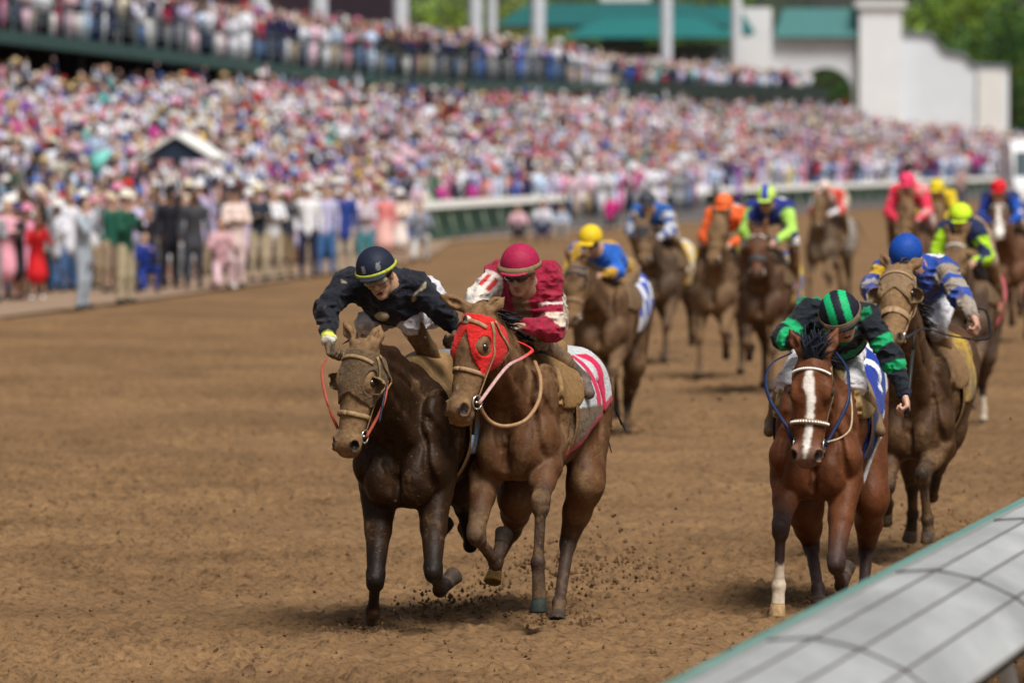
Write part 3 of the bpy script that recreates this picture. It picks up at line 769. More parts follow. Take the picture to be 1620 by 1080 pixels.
def build_jockey(fr, S, label, group="jockeys riding in the race", vox=.008):
    off = A(0, 0, 1.5); root = empty("person", tuple(fr.o + fr.R @ off), fr.yaw); tag(root, label, 'jockey', group)
    g = lambda k: np.asarray(S[k], float)
    hc, pel, ch, nb = g('head'), g('pelvis'), g('chest'), g('neck')
    fd = nrm(S.get('face', (1, 0, -.35))); up0 = nrm(S.get('up', (0, 0, 1)))
    lf = nrm(np.cross(up0, fd)); up = np.cross(fd, lf); HR = np.stack([fd, lf, up])
    Qh = lambda f, l, u: hc + fd * f + lf * l + up * u
    # ---- body (skin)
    B = []
    B += [ell(Qh(-.01, 0, .03), (.098, .076, .10), .02, 1, HR), ell(Qh(.030, 0, -.055), (.062, .056, .070), .03, 1, HR), ell(Qh(.066, 0, -.105), (.024, .026, .020), .02, 1, HR)]
    B += [cone(Qh(.088, 0, .005), Qh(.112, 0, -.032), .011, .015, .010, 1), ell(Qh(.096, .013, -.034), (.012, .010, .009), .006, 1, HR), ell(Qh(.096, -.013, -.034), (.012, .010, .009), .006, 1, HR)]
    B += [ell(Qh(.083, .030, .024), (.016, .028, .010), .010, 1, HR), ell(Qh(.083, -.030, .024), (.016, .028, .010), .010, 1, HR)]
    B += [ell(Qh(.072, q * .040, -.025), (.020, .020, .018), .015, 1, HR) for q in (-1, 1)]
    B += [ell(Qh(.0, q * .076, -.012), (.026, .012, .034), .008, 1, HR) for q in (-1, 1)]
    B += [ell(Qh(.086, 0, -.062), (.014, .026, .008), .006, 2, HR), ell(Qh(.083, 0, -.078), (.014, .022, .008), .006, 2, HR)]
    B += [ell(Qh(.100, q * .031, .004), (.016, .017, .011), .006, 0, HR, 'c') for q in (-1, 1)]
    if S.get('mouth', 0): B += [ell(Qh(.098, 0, -.070), (.022, .022, .004 + .008 * S['mouth']), .004, 0, HR, 'c')]
    B += [cone(Qh(-.035, 0, -.05), nb, .050, .052, .02, 1), cone(nb, ch, .09, .125, .05, 0), cone(ch, pel, .12, .12, .05, 0, lf, 1.25)]
    arms = {}
    for q, s in ((1, 'L'), (-1, 'R')):
        sh, el, wr = g('sh' + s), g('el' + s), g('wr' + s)
        B += [cone(ch, sh, .07, .052, .04, 0), cone(sh, el, .048, .038, .02, 0), cone(el, wr, .040, .026, .02, 0)]
        hp, kn, an, to = g('hip' + s), g('kn' + s), g('an' + s), g('to' + s)
        B += [cone(pel, hp, .11, .085, .04, 0), cone(hp, kn, .080, .052, .03, 0), cone(kn, an, .052, .034, .02, 0), cone(an, to, .036, .028, .02, 0)]
        hd = S['hand' + s]; B += hand_prims(wr, hd[0], hd[1], None, hd[2] if len(hd) > 2 else 1.0, S.get('handsize', 1.0), thumb_side=q if len(hd) < 4 else hd[3])
    V, F = sdf_mesh(B, vox * .85 if vox < .012 else vox)
    tg = nearest_tag(B, V); sk = np.array(S.get('skin', (.36, .20, .13))); C = np.tile(sk, (len(V), 1))
    C[tg == 2] = sk * A(.85, .55, .5)
    C[tg == 3] = np.array(S.get('glove', sk * 1.05)) if S.get('glove') is not None else sk * 1.1
    h = (V - hc) @ HR.T
    if S.get('mouth', 0):
        w = (np.abs(h[:, 1]) < .02) & (np.abs(h[:, 2] + .070) < .010) & (h[:, 0] > .066) & (tg != 3); C[w] = (.05, .02, .015)
        w &= (h[:, 2] > -.070); C[w] = (.75, .68, .58)
    w = (np.abs(np.abs(h[:, 1]) - .031) < .013) & (np.abs(h[:, 2] - .004) < .006) & (h[:, 0] > .06) & (tg == 1); C[w] = (.03, .022, .02)
    mud = np.full(len(V), S.get('skinmud', .35)); mud[tg == 3] = S.get('handmud', .3)
    link("body", mesh_np("jockey_body", V - off, F, True, C, mud), M_SKIN, root)
    # ---- jacket
    Jk = [cone(nb, nb * .75 + ch * .25, .070, .095, .03, 0), cone(nb * .75 + ch * .25, ch, .095, .150, .05, 0), cone(ch, pel * .8 + ch * .2, .150, .135, .05, 0, lf, 1.22, 1.15)]
    bulk = S.get('bulk', 1.0)
    for q, s in ((1, 'L'), (-1, 'R')):
        sh, el, wr = g('sh' + s), g('el' + s), g('wr' + s); cu = wr + (el - wr) * S.get('cuff', .06)
        Jk += [cone(ch, sh, .11, .082 * bulk, .05, 1 if q > 0 else 2), cone(sh, el, .076 * bulk, .062 * bulk, .03, 3 if q > 0 else 4), cone(el, cu, .062 * bulk, .036, .03, 5 if q > 0 else 6)]
        Jk += [ell(el * .8 + cu * .2, (.058 * bulk,) * 3, .03, 5 if q > 0 else 6)]
    sd = S.get('seed', 1)
    def wr_disp(X):
        Y = X.reshape(-1, 3); r1 = np.abs(vnoise(Y * A(1, 1.3, 1.6), .075, sd) - .5) * 2; r2 = np.abs(vnoise(Y * A(1, 1, 1.5), .042, sd + 1) - .5) * 2
        return ((r1 - .5) * .024 + (r2 - .5) * .012).reshape(X.shape[:-1])
    V, F = sdf_mesh(Jk, vox, disp=wr_disp)
    tg = nearest_tag(Jk, V); info = dict(tg=tg, arm=np.full(len(V), -1.0), side=np.zeros(len(V)))
    for q, s in ((1, 'L'), (-1, 'R')):
        sh, el, wr = g('sh' + s), g('el' + s), g('wr' + s)
        for (a, b, t0, tt) in ((sh, el, 0, (3, 4)), (el, wr, .5, (5, 6))):
            m = tg == (tt[0] if q > 0 else tt[1]); ab = b - a
            info['arm'][m] = t0 + .5 * np.clip(((V[m] - a) @ ab) / (ab @ ab), 0, 1); info['side'][m] = q
    info['back'] = (V - ch) @ nrm(pel - ch); info['h'] = (V - hc) @ HR.T
    C = asmooth(S['silks'](V, info), F, 1)
    mud = np.full(len(V), S.get('silkmud', .35)) + S.get('silkmudfront', .12) * sstep(-.05, .15, (V - ch) @ A(1, 0, -.4))
    link("jacket", mesh_np("silks_jacket", V - off, F, True, C, mud), S.get('clothmat', M_CLOTH), root)
    # ---- breeches
    Br = [cone(pel + (ch - pel) * .12, pel, .125, .145, .04, 0, lf, 1.15)]
    for s in 'LR':
        hp, kn = g('hip' + s), g('kn' + s); sh_ = kn + nrm(g('an' + s) - kn) * .10
        Br += [cone(pel, hp, .135, .105, .05), cone(hp, kn, .098, .066, .04), cone(kn, sh_, .060, .052, .02)]
    V, F = sdf_mesh(Br, vox * 1.15, disp=wr_disp)
    bc = np.tile(np.array(S.get('breech', (.72, .70, .70))), (len(V), 1))
    if 'breechfn' in S: bc = S['breechfn'](V, bc)
    link("breeches", mesh_np("breeches", V - off, F, True, bc, np.full(len(V), S.get('breechmud', .45)) + .3 * sstep(1.75, 1.5, V[:, 2])), S.get('clothmat', M_CLOTH), root)
    # ---- boots
    for s in 'LR':
        kn, an, to = g('kn' + s), g('an' + s), g('to' + s); tp = kn + nrm(an - kn) * .02
        P = [cone(tp, kn * .45 + an * .55, .068, .058, .03), cone(kn * .45 + an * .55, an, .058, .042, .03), cone(an, to, .044, .036, .025), cone(an, an + nrm(an - to) * .035 + nrm(an - kn) * .02, .04, .034, .02)]
        V, F = sdf_mesh(P, vox * 1.2); bc = np.array(S.get('boot', (.06, .045, .03)))
        link("boot", mesh_np("boot", V - off, F, True, np.tile(bc, (len(V), 1)), np.full(len(V), S.get('bootmud', .7))), M_LEATHER, root)
    # ---- helmet: skull cap with silk cover, peak, band and goggles
    hs = S.get('hsize', 1.0)
    sk_ = [ell(Qh(-.014, 0, .050), np.array((.130, .114, .118)) * hs, .01, 0, HR)]
    def hclip(X):
        h_ = (X - hc) @ HR.T; return -(h_[..., 2] - .034 - .10 * np.clip(h_[..., 0], -.05, .15) + .38 * np.clip(-h_[..., 0], 0, .2))
    pk = [ell(Qh(.116, 0, .046), (.046, .086, .010), .015, 1, np.stack([nrm(fd - up * .12), lf, nrm(up + fd * .12)]))]
    V, F = sdf_mesh(sk_, min(vox, .009), clip=hclip); h = (V - hc) @ HR.T
    V2 = V
    C = S['cap'](h, np.tile(np.array(S.get('capcol', (.05, .05, .06))), (len(V), 1)))
    hel = link("helmet", mesh_np("helmet", V - off, F, True, C, np.full(len(V), S.get('capmud', .3))), M_HELM, root)
    V, F = sdf_mesh(pk, min(vox, .009)); link("peak", mesh_np("peak", V - off, F, True, np.tile(np.array(S.get('peakcol', S.get('capcol', (.05, .05, .06)))), (len(V), 1)), np.full(len(V), S.get('capmud', .3))), M_HELM, hel)
    if S.get('band') is not None:
        mb = MB(); w_ = S.get('bandw', .03); a = np.linspace(-1.9, 1.9, 26)
        Pp = np.array([Qh(-.012 + .138 * hs * math.cos(x), .120 * hs * math.sin(x), .046 + .012 * math.cos(x)) for x in a]); nn = np.array([fd * math.cos(x) + lf * math.sin(x) for x in a])
        mb.tube(Pp - off, 1.0, S['band'], 8, flat=(w_ / 2, .007), fn=nn, smooth=False); mb.build("goggle_strap" if S.get('gog2') else "helmet_band", M_HELM, hel, mud=S.get('bandmud', .3))
    if S.get('gog2'):     # spare goggles pushed up on the cap
        mb = MB(); a = np.linspace(-.95, .95, 14); Pp = np.array([Qh(-.012 + .146 * math.cos(x), .132 * math.sin(x), .045) for x in a]); nn = np.array([fd * math.cos(x) + lf * math.sin(x) for x in a])
        mb.tube(Pp - off, 1.0, S['gog2'], 8, flat=(.024, .012), fn=nn, smooth=False); mb.build("spare_goggles", M_HELM, hel, mud=.55)
    if S.get('lens') is not None:
        for q in (-1, 1):
            mb = MB(); R_ = np.stack([nrm(fd + lf * q * .35), nrm(lf - fd * q * .35), up], 1)
            mb.ball(Qh(.092, .034 * q, .004) - off, (.022, .040, .025), S['lens'], 14, 9, R_); mb.build("goggles", S.get('lensmat', M_GLOSS), root, mud=S.get('lensmud', 0))
        mb = MB(); a = np.linspace(-1.6, 1.6, 20); Pp = np.array([Qh(.0 + .094 * math.cos(x) - .005, .083 * math.sin(x), .004) for x in a]); nn = np.array([fd * math.cos(x) + lf * math.sin(x) for x in a])
        mb.tube(Pp - off, 1.0, (.02, .02, .02), 6, flat=(.010, .004), fn=nn, smooth=False); mb.build("goggle_strap", M_LEATHER, root, mud=.3)
    for nm, pts, r, col, mt in S.get('extra', []):
        mb = MB(); mb.tube(np.asarray(pts) - off, r, col, 10, per=8); mb.build(nm, mt, root, mud=.3)
    return root
def crop(fr, a, b, label, cols=((.02, .02, .02),), r=(.010, .007, .006), popper=True):
    """riding crop: a thing of its own, held in a hand"""
    o = np.asarray(a, float); root = empty("riding_crop", tuple(fr.o + fr.R @ o), fr.yaw); tag(root, label, 'riding crop', 'riding crops held by jockeys')
    d = np.asarray(b, float) - o; L = np.linalg.norm(d); mb = MB()
    mb.tube([o - o, d * .3, d * .8], r, (.02, .02, .02), 8, smooth=False); mb.build("shaft", M_LEATHER, root, mud=0)
    mb = MB(); mb.tube([d * .8, d * 1.0], [1, 1], cols[0], 8, flat=(.018, .006), fn=A(0, 1, 0), smooth=False); mb.build("popper", M_LEATHER, root, mud=0)
    mb = MB(); mb.tube([d * -.04, d * .10], .013, (.03, .03, .03), 8, smooth=False); mb.build("grip", M_LEATHER, root, mud=0)
    return root
# ================================================================== THE FIELD
def two(f, *a): return [np.asarray(v, float) for v in a]
def flat_fn(c): return lambda V: np.tile(np.array(c, float), (len(V), 1))
def put(C, m, c): C[np.asarray(m)] = c
def capfn(c): return lambda h, C: np.tile(np.array(c, float), (len(h), 1))
BROWN_TACK = (.25, .155, .08)

# ---------- 1: dark horse on the left, rider in black
f1 = frame_at(669, 33.2, -2); J = f1.J
S1 = dict(coat=(.026, .012, .005), dark=(.009, .007, .006), hw=1.15, bw=1.14, zoff=0, chestz=-.13, mud=.29, mudlow=.02, mudfront=.08, mudhead=.40, headcol=(.10, .065, .040), headw=.6, muzcol=(.09, .065, .05), muzdark=.5, vox=.0105, seed=3,
    poll=J(573, 544, 1.05), muz=J(541, 706, 1.18), hlat=(.20, 1, .08), hs=1.05, ears=[J(545, 511, .98), J(602, 516, .98)][::1],
    LF=[(.36, .16, .82), J(685, 905, .66), J(696, 932, .40), J(716, 914, .29)], RF=[(.36, -.16, .82), J(594, 916, .62), J(590, 965, .44), J(589, 1001, .36)],
    LH=[J(727, 760, -.35), J(731, 800, -.75), J(744, 862, -.98), J(741, 838, -1.12)], RH=[(-.4, -.16, .95), J(681, 812, -.82), J(690, 850, -1.05), J(704, 832, -1.18)], maneside=-1, manecol=(.012, .011, .012), nmane=60)
S1['tack'] = dict(cloth=dict(ext=(-.5, .12, 1.02), fn=flat_fn((.20, .30, .42)), mud=.55), saddle=(.30, .18, .075), strap=(.30, .20, .10), noset=.385, nosew=.028, flapx=.02, saddlemud=.35,
    hood=dict(col=(.115, .075, .040), t1=.335, notch=.06, notchw=.09, hole=(.070, .058, .052), cups=(1, -1), cupcol=(.24, .17, .09), mud=.52),
    reins={-1: [J(519, 640, 1.1), J(509, 590, .95), J(517, 566, .80)], 1: [J(606, 640, 1.0), J(613, 596, .85), J(608, 566, .72), J(596, 546, .62)]}, reincols={-1: (.36, .07, .045), 1: (.40, .075, .05)}, reinw=.018, reinmud=.5,
    extra=[('rein', [J(600, 668, 1.05), J(607, 630, .98), J(613, 590, .85), J(611, 560, .74), J(602, 544, .64)], .008, (.010, .014, .034))])
h1 = build_horse("horse", f1, S1, "dark muddy horse in a tan blinker hood, left half of the leading pair")
def silks1(V, I):
    C = np.tile(np.array((.010, .012, .020)), (len(V), 1))
    put(C, (I['arm'] > .90) & (I['arm'] < .96) & (I['side'] < 0), (.75, .80, .12)); put(C, (I['arm'] > .97) & (I['side'] < 0), (.6, .58, .5))
    b = (I['arm'] < 0) & (I['back'] > .22); put(C, b, (.012, .022, .055))
    m = (I['arm'] > .10) & (I['arm'] < .15); put(C, m & (vnoise(V, .05, 4) > .6), (.5, .42, .3))
    return C
def cap1(h, C):
    C = np.tile(np.array((.012, .016, .034)), (len(h), 1)); 
    for q in (-1, 1): put(C, (np.abs(h[:, 1] - .045 * q) < .012) & (np.abs(h[:, 2] - .095) < .020) & (h[:, 0] > 0), (.16, .17, .18))
    return C
K1 = dict(head=J(598, 436, .52), face=(.90, .10, -.42), up=(.42, -.20, .88), neck=J(611, 452, .39), chest=J(622, 468, .26), pelvis=J(660, 478, -.26),
    shL=J(655, 452, .32), shR=J(551, 447, .34), elL=J(697, 490, .30), elR=J(517, 488, .46), wrL=J(724, 524, .22), wrR=J(521, 541, .62), handL=[(1, 0, -.6), (0, -1, -.3)], handR=[A(.45, .25, -1), A(.25, 1, .1), 1.05, -1],
    hipL=J(677, 488, -.18), hipR=J(638, 486, -.18), knL=J(648, 510, .24), knR=J(583, 510, .24), anL=J(697, 588, -.10), anR=J(573, 604, -.10), toL=J(699, 600, .06), toR=J(571, 612, .08),
    silks=silks1, cap=cap1, capcol=(.012, .016, .034), peakcol=(.02, .026, .045), band=(.40, .45, .05), bandw=.022, bandmud=.45, skin=(.42, .25, .16), skinmud=.40, mouth=.7, glove=(.028, .026, .024), handmud=.55, lens=(.30, .26, .20), lensmud=.5, lensmat=M_HELM,
    breech=(.62, .60, .64), breechmud=.42, boot=(.07, .05, .03), bootmud=.72, silkmud=.30, silkmudfront=.08, capmud=.30, seed=11, vox=.008, bulk=.98,
    extra=[('hanging_goggles', [J(596, 497, .34), J(606, 499, .38), J(620, 492, .34)], [.022, .034, .026], (.34, .26, .16), M_HELM)])
j1 = build_jockey(f1, K1, "jockey in black silks and navy helmet with yellow band, on the dark horse", vox=.0075)
# goggles hanging at the chest
# ---------- 2: red hood, rider in crimson
f2 = frame_at(845, 33.6, -4); J = f2.J
def hood2(h, C):
    C[:] = (.62, .020, .018); put(C, (np.abs(h[:, 1] - (.03)) < .012) & (np.abs(h[:, 2]) > .088) & (h[:, 0] < .2), (.7, .6, .5)); return C
def cloth2(V):
    C = np.tile(np.array((.50, .52, .53)), (len(V), 1)); y = V[:, 1]; ok = np.abs(y) > .03
    arc = 1.62 - V[:, 2]
    for x0 in (-.30, -.44):
        put(C, ok & (np.abs(V[:, 0] - x0 - .10 * arc) < .040) & (V[:, 2] < 1.57) & (V[:, 2] > 1.22), (.58, .012, .075))
    put(C, (V[:, 2] < 1.27) & (V[:, 0] > -.50), (.15, .095, .05)); put(C, V[:, 2] < .98 - .42 * (V[:, 0] - .16) + .05, (.40, .03, .05)); return C
S2 = dict(coat=(.105, .047, .021), dark=(.030, .024, .021), chestz=0.0, mud=.46, mudlow=.02, mudfront=.06, mudhead=.16, vox=.0105, seed=5, muzcol=(.16, .10, .075), muzdark=.5,
    poll=J(757, 490, 1.02), muz=J(718, 636, 1.20), hlat=(.46, 1, -.03), hs=1.08, ears=[J(694, 466, 1.0), J(797, 471, .98)],
    LF=[(.40, .17, .95), J(856, 794, .74), J(851, 890, .80), J(854, 968, .83)], RF=[(.40, -.17, .95), J(752, 846, .74), J(784, 890, .50), J(799, 846, .35)],
    LH=[J(927, 762, -.30), J(899, 856, -.40), J(885, 952, -.08), J(883, 986, .02)], RH=[J(818, 785, -.30), J(812, 838, -.62), J(785, 888, -.40), J(781, 922, -.33)],
    hoofcol={'RH': (.50, .30, .10), 'LF': (.025, .032, .028)}, hoofmud=.3, points=.75, maneside=1, manelift=.15, manecol=(.010, .011, .016), nmane=90,
    blaze=[(.36, 0, .001), (.5, .0, .002)])
S2['tack'] = dict(cloth=dict(ext=(-.56, .16, .98), slope=-.42, fn=cloth2, mud=.30, vox=.011), saddle=(.24, .14, .055), strap=(.36, .22, .12), noset=.34, nosew=.026, strapw=.024, saddlemud=.5, flapx=.04,
    hood=dict(col=(.62, .02, .018), t1=.35, notch=.22, notchw=.085, fn=hood2, hole=(.057, .055, .052), holet=.20, mud=.34, patch=(.075, -.012, .030, (.62, .56, .48))),
    reins={1: [J(800, 582, .95), J(826, 566, .75), J(842, 554, .62), J(830, 545, .58), J(814, 538, .60)], -1: [J(742, 585, .95), J(748, 540, .75), J(747, 515, .62)]}, reincols={1: np.array([(.50, .30, .28), (.48, .30, .30), (.60, .05, .05), (.65, .025, .025), (.65, .025, .025)])}, reincol=(.5, .06, .05), reinw=.022, reinmud=.42,
    extra=[("neck_strap", [J(757, 628, .98), J(763, 650, .95), J(778, 668, .90), J(802, 674, .86), J(832, 664, .80), J(852, 634, .70), J(855, 600, .60), J(846, 572, .48)], .012, (.34, .20, .10)),
           ("stirrup_leather", [J(905, 585, .0), J(893, 660, -.02), J(885, 715, -.06)], .018, (.22, .13, .06))],)
h2 = build_horse("horse", f2, S2, "brown horse in a bright red blinker hood, right half of the leading pair")
def silks2(V, I):
    C = np.tile(np.array((.30, .010, .040)), (len(V), 1)); a = I['arm']; L = I['side'] > 0; R = I['side'] < 0
    W = (.66, .55, .45)
    put(C, L & (a > .26) & (a < .285), (.75, .68, .64)); put(C, L & (a > .36) & (a < .50), W)
    put(C, R & (a > .12), (.68, .62, .56))
    sh, el = K2['shR'], K2['elR']; ax = nrm(el - sh); sd = nrm(np.cross(ax, A(1, 0, 0))); o = (V - sh) @ sd
    put(C, R & (a > .17) & (a < .42) & (np.abs(np.abs(o) - .027) < .014), (.50, .03, .04))
    put(C, (a < 0) & (I['back'] < .1) & (np.abs(V[:, 1] - K2['chest'][1] - .02) < .05) & (V[:, 2] < K2['chest'][2] + .02), (.22, .13, .07))
    return C
K2 = dict(head=J(823, 431, .52), face=(.93, -.03, -.36), up=(.36, 0, .93), neck=J(829, 452, .40), chest=J(832, 474, .26), pelvis=J(850, 486, -.28),
    shL=J(866, 437, .30), shR=J(789, 436, .32), elL=J(874, 521, .36), elR=J(756, 472, .46), wrL=J(829, 516, .56), wrR=J(750, 508, .62), handL=[A(.25, -1, -.12), A(.25, .1, -1), .75, 1], handR=[(1, 0, -.5), (0, 1, -.3)],
    hipL=J(868, 506, -.20), hipR=J(828, 506, -.20), knL=J(850, 538, .24), knR=J(800, 540, .30), anL=J(922, 600, -.16), anR=J(786, 606, -.1), toL=J(932, 622, .0), toR=J(786, 618, .06),
    silks=silks2, cap=capfn((.34, .014, .060)), capcol=(.34, .014, .060), peakcol=(.40, .02, .07), band=(.24, .16, .085), bandw=.034, bandmud=.5, gog2=(.16, .11, .06), lens=(.012, .012, .014), skin=(.42, .25, .17), skinmud=.30, handmud=.35, mouth=0,
    breech=(.60, .52, .44), breechmud=.62, boot=(.05, .065, .10), bootmud=.66, silkmud=.30, capmud=.25, seed=21, bulk=1.0)
j2 = build_jockey(f2, K2, "jockey in crimson silks and crimson helmet, dark goggles, riding the red-hooded horse", vox=.0075)
crop(f2, J(757, 590, .92), J(746, 712, .98), "riding crop with red handle hanging down beside the red-hooded horse's jaw", cols=((.20, .24, .30),), r=(.010, .009, .008))
# ---------- 3: bay with white blaze, rider in green and black
f3 = frame_at(1306, 34.7, 1.5); J = f3.J
def cloth3(V):
    C = np.tile(np.array((.008, .035, .30)), (len(V), 1)); x, z, y = V[:, 0], V[:, 2], V[:, 1]
    W = (.74, .76, .78); cx, zz_ = -.30, 1.33
    def arc(cz, r, w): 
        dd = np.hypot((x - cx) * 1.0, z - cz); ang = np.arctan2(z - cz, (x - cx) * np.sign(y)); return (np.abs(dd - r) < w)
    right = -np.sign(y) * (x - cx)
    for cz in (zz_ + .085, zz_ - .085):
        put(C, (np.abs(np.hypot(x - cx, z - cz) - .085) < .026) & ((right > -.04) | (np.abs(z - cz) > .07)), W)
    put(C, (x > -.02), (.006, .018, .10)); put(C, (x < -.50), W); put(C, (z < 1.07) & (x < -.02), W)
    tx = (z < 1.055) & (z > 1.03) & (x < -.06) & ((np.floor(x * 70) % 2) == 0); put(C, tx, (.06, .10, .25))
    put(C, (np.hypot(x + .12, z - 1.14) < .035), (.55, .47, .12)); return C
S3 = dict(coat=(.128, .044, .017), dark=(.035, .027, .028), hw=1.24, chestz=-.17, mud=.12, mudlow=.06, mudfront=.06, vox=.0105, seed=8, muzcol=(.20, .125, .095), muzdark=.65, points=.85,
    poll=J(1286, 562, 1.02), muz=J(1275, 727, 1.14), hlat=(0, 1, -.02), hs=1.08, ears=[J(1249, 521, .96), J(1325, 520, .96)],
    blaze=[(.075, -.006, .008), (.09, -.006, .016), (.13, -.004, .021), (.18, -.008, .023), (.24, .008, .018), (.33, .008, .016), (.44, .004, .016), (.52, -.002, .010), (.57, -.004, .006)],
    sock={'RF': .62}, LF=[(.40, .17, .80), J(1322, 892, .74), J(1331, 925, .48), J(1339, 902, .34)], RF=[(.40, -.17, .80), J(1235, 833, .78), J(1232, 926, .72), J(1230, 974, .73)],
    LH=[J(1378, 785, -.35), J(1371, 868, -.75), J(1367, 928, -.52), J(1366, 955, -.46)], RH=[J(1274, 805, -.22), J(1283, 862, -.42), J(1294, 930, -.12), J(1297, 962, -.04)],
    hoofcol={'RF': (.42, .28, .14)}, maneside=1, manelift=.1, nmane=60, forelock=46, manecol=(.016, .018, .026))
S3['tack'] = dict(cloth=dict(ext=(-.62, .18, .90), fn=cloth3, mud=.08, vox=.010), saddle=(.30, .20, .08), strap=(.22, .16, .10), noset=.37, nosew=.032, studs=True, browcol=(.2, .17, .12), bridlemud=.3, saddlemud=.25, flapx=.06,
    reins={-1: [J(1243, 672, 1.05), J(1219, 634, .95), J(1211, 600, .85), J(1222, 574, .75), J(1252, 558, .62)], 1: [J(1340, 640, .9), J(1343, 604, .80), J(1339, 580, .70), J(1323, 557, .62)]}, reincol=(.010, .022, .075), reinw=.022,
    extra=[("lead_cord", [J(1309, 699, 1.12), J(1330, 692, 1.02), J(1345, 678, .92), J(1348, 650, .82), J(1345, 620, .7)], .006, (.42, .34, .22)),
           ("stirrup_leather", [J(1392, 690, -.02), J(1381, 715, -.04), J(1364, 765, .0)], .014, (.70, .70, .68))])
h3 = build_horse("horse", f3, S3, "red bay horse with a white blaze and white studded bridle beside the inner rail")
def silks3(V, I):
    C = np.tile(np.array((.010, .014, .020)), (len(V), 1)); a = I['arm']; G = (.008, .36, .13)
    put(C, (a > .29) & (a < .40), G); put(C, (a > .58) & (a < .69), G)
    put(C, (a < 0) & (np.abs(np.mod(I['back'], .15) - .07) < .030), (.008, .22, .09)); put(C, a > .97, (.012, .02, .05)); return C
def cap3(h, C):
    C = np.tile(np.array((.012, .014, .024)), (len(h), 1)); y = np.abs(h[:, 1]); put(C, (y > .026) & (y < .070), (.008, .42, .15)); return C
K3 = dict(head=J(1332, 504, .50), face=(.72, .26, -.62), up=(.66, -.16, .70), neck=J(1328, 520, .40), chest=J(1324, 530, .22), pelvis=J(1318, 540, -.30),
    shL=J(1370, 500, .30), shR=J(1282, 492, .30), elL=J(1410, 565, .40), elR=J(1240, 534, .42), wrL=J(1432, 626, .46), wrR=J(1274, 545, .60), handL=[A(.5, .25, -.9), A(.1, -1, -.2), 1.15, 1], handR=[A(.7, .6, -.3), A(0, .2, -1), 1, -1],
    hipL=J(1338, 558, -.18), hipR=J(1284, 558, -.18), knL=J(1352, 606, .26), knR=J(1246, 606, .26), anL=J(1384, 664, -.08), anR=J(1222, 668, -.08), toL=J(1392, 682, .06), toR=J(1217, 682, .10),
    silks=silks3, cap=cap3, capcol=(.012, .014, .024), peakcol=(.015, .017, .022), band=(.14, .095, .06), bandw=.036, bandmud=.4, gog2=(.12, .09, .06), lens=(.02, .018, .018), skin=(.50, .30, .22), skinmud=.12, handmud=.02, mouth=.5,
    breech=(.76, .76, .80), breechmud=.18, boot=(.20, .135, .075), bootmud=.55, silkmud=.13, silkmudfront=.03, capmud=.05, seed=31, bulk=.98, hsize=1.06)
j3 = build_jockey(f3, K3, "jockey in black silks with bright green bands and green striped helmet on the bay horse", vox=.0075)
crop(f3, J(1434, 655, .52), J(1447, 528, .34), "black riding crop held upright in the green banded jockey's left hand", cols=((.02, .02, .02),), r=(.016, .013, .011))
# ---------- 4: tan blinkers, rider in blue
f4 = frame_at(1459, 38.5, 0); J = f4.J
S4 = dict(coat=(.075, .038, .018), dark=(.028, .022, .017), chestz=-.14, mud=.40, mudlow=.05, mudfront=.06, mudhead=.40, vox=.013, seed=9, muzcol=(.14, .095, .06), muzdark=.4, headcol=(.20, .13, .075), headw=.6,
    poll=J(1421, 424, 1.02), muz=J(1408, 528, 1.40), hlat=(0, 1, 0), hs=1.05, ears=[J(1394, 402, .98), J(1460, 408, .98)],
    LF=[(.40, .17, .80), J(1459, 750, .74), J(1467, 820, .64), J(1470, 856, .62)], RF=[(.40, -.17, .80), J(1404, 768, .75), J(1404, 796, .48), J(1401, 822, .40)],
    LH=[J(1502, 680, -.30), J(1486, 735, -.66), J(1475, 785, -.95), J(1473, 765, -1.08)], RH=[(-.35, -.18, .92), J(1443, 765, -.62), J(1444, 812, -.78), J(1440, 852, -.84)], maneside=1)
S4['tack'] = dict(cloth=dict(ext=(-.40, .08, 1.08), fn=flat_fn((.60, .40, .02)), mud=.66), saddle=(.22, .13, .06), strap=(.34, .22, .12), noset=.36, nosew=.055, bridlemud=.4,
    hood=dict(col=(.22, .15, .085), t1=.27, notch=.07, hole=(.068, .056, .05), cups=(1, -1), cupcol=(.24, .165, .09), mud=.6),
    reins={1: [J(1462, 520, 1.1), J(1500, 530, .8), J(1545, 538, .62)], -1: [J(1392, 520, 1.0), J(1388, 500, .7)]}, reincol=(.02, .017, .018), reinw=.026,
    extra=[("rein_loop", [J(1545, 538, .6), J(1565, 533, .58), J(1566, 515, .56), J(1560, 492, .55), J(1546, 488, .56), J(1531, 497, .58), J(1527, 512, .6)], .010, (.018, .016, .018))])
h4 = build_horse("horse", f4, S4, "mud-coated horse in tan blinkers galloping close behind the white-blazed bay")
def silks4(V, I):
    C = np.tile(np.array((.008, .060, .34)), (len(V), 1)); a = I['arm']; Gy = (.32, .28, .24)
    m = (I['side'] > 0) & (a > .05); C[m] = Gy
    for p, q in ((.24, .34), (.50, .68)): put(C, (I['side'] > 0) & (a > p) & (a < q), (.012, .075, .40))
    put(C, (I['side'] < 0) & (a > .10) & (a < .36), (.70, .44, .02)); put(C, (I['side'] < 0) & (a > .5), (.40, .40, .42)); put(C, (I['side'] < 0) & (a > .62) & (a < .75), (.012, .075, .40)); return C
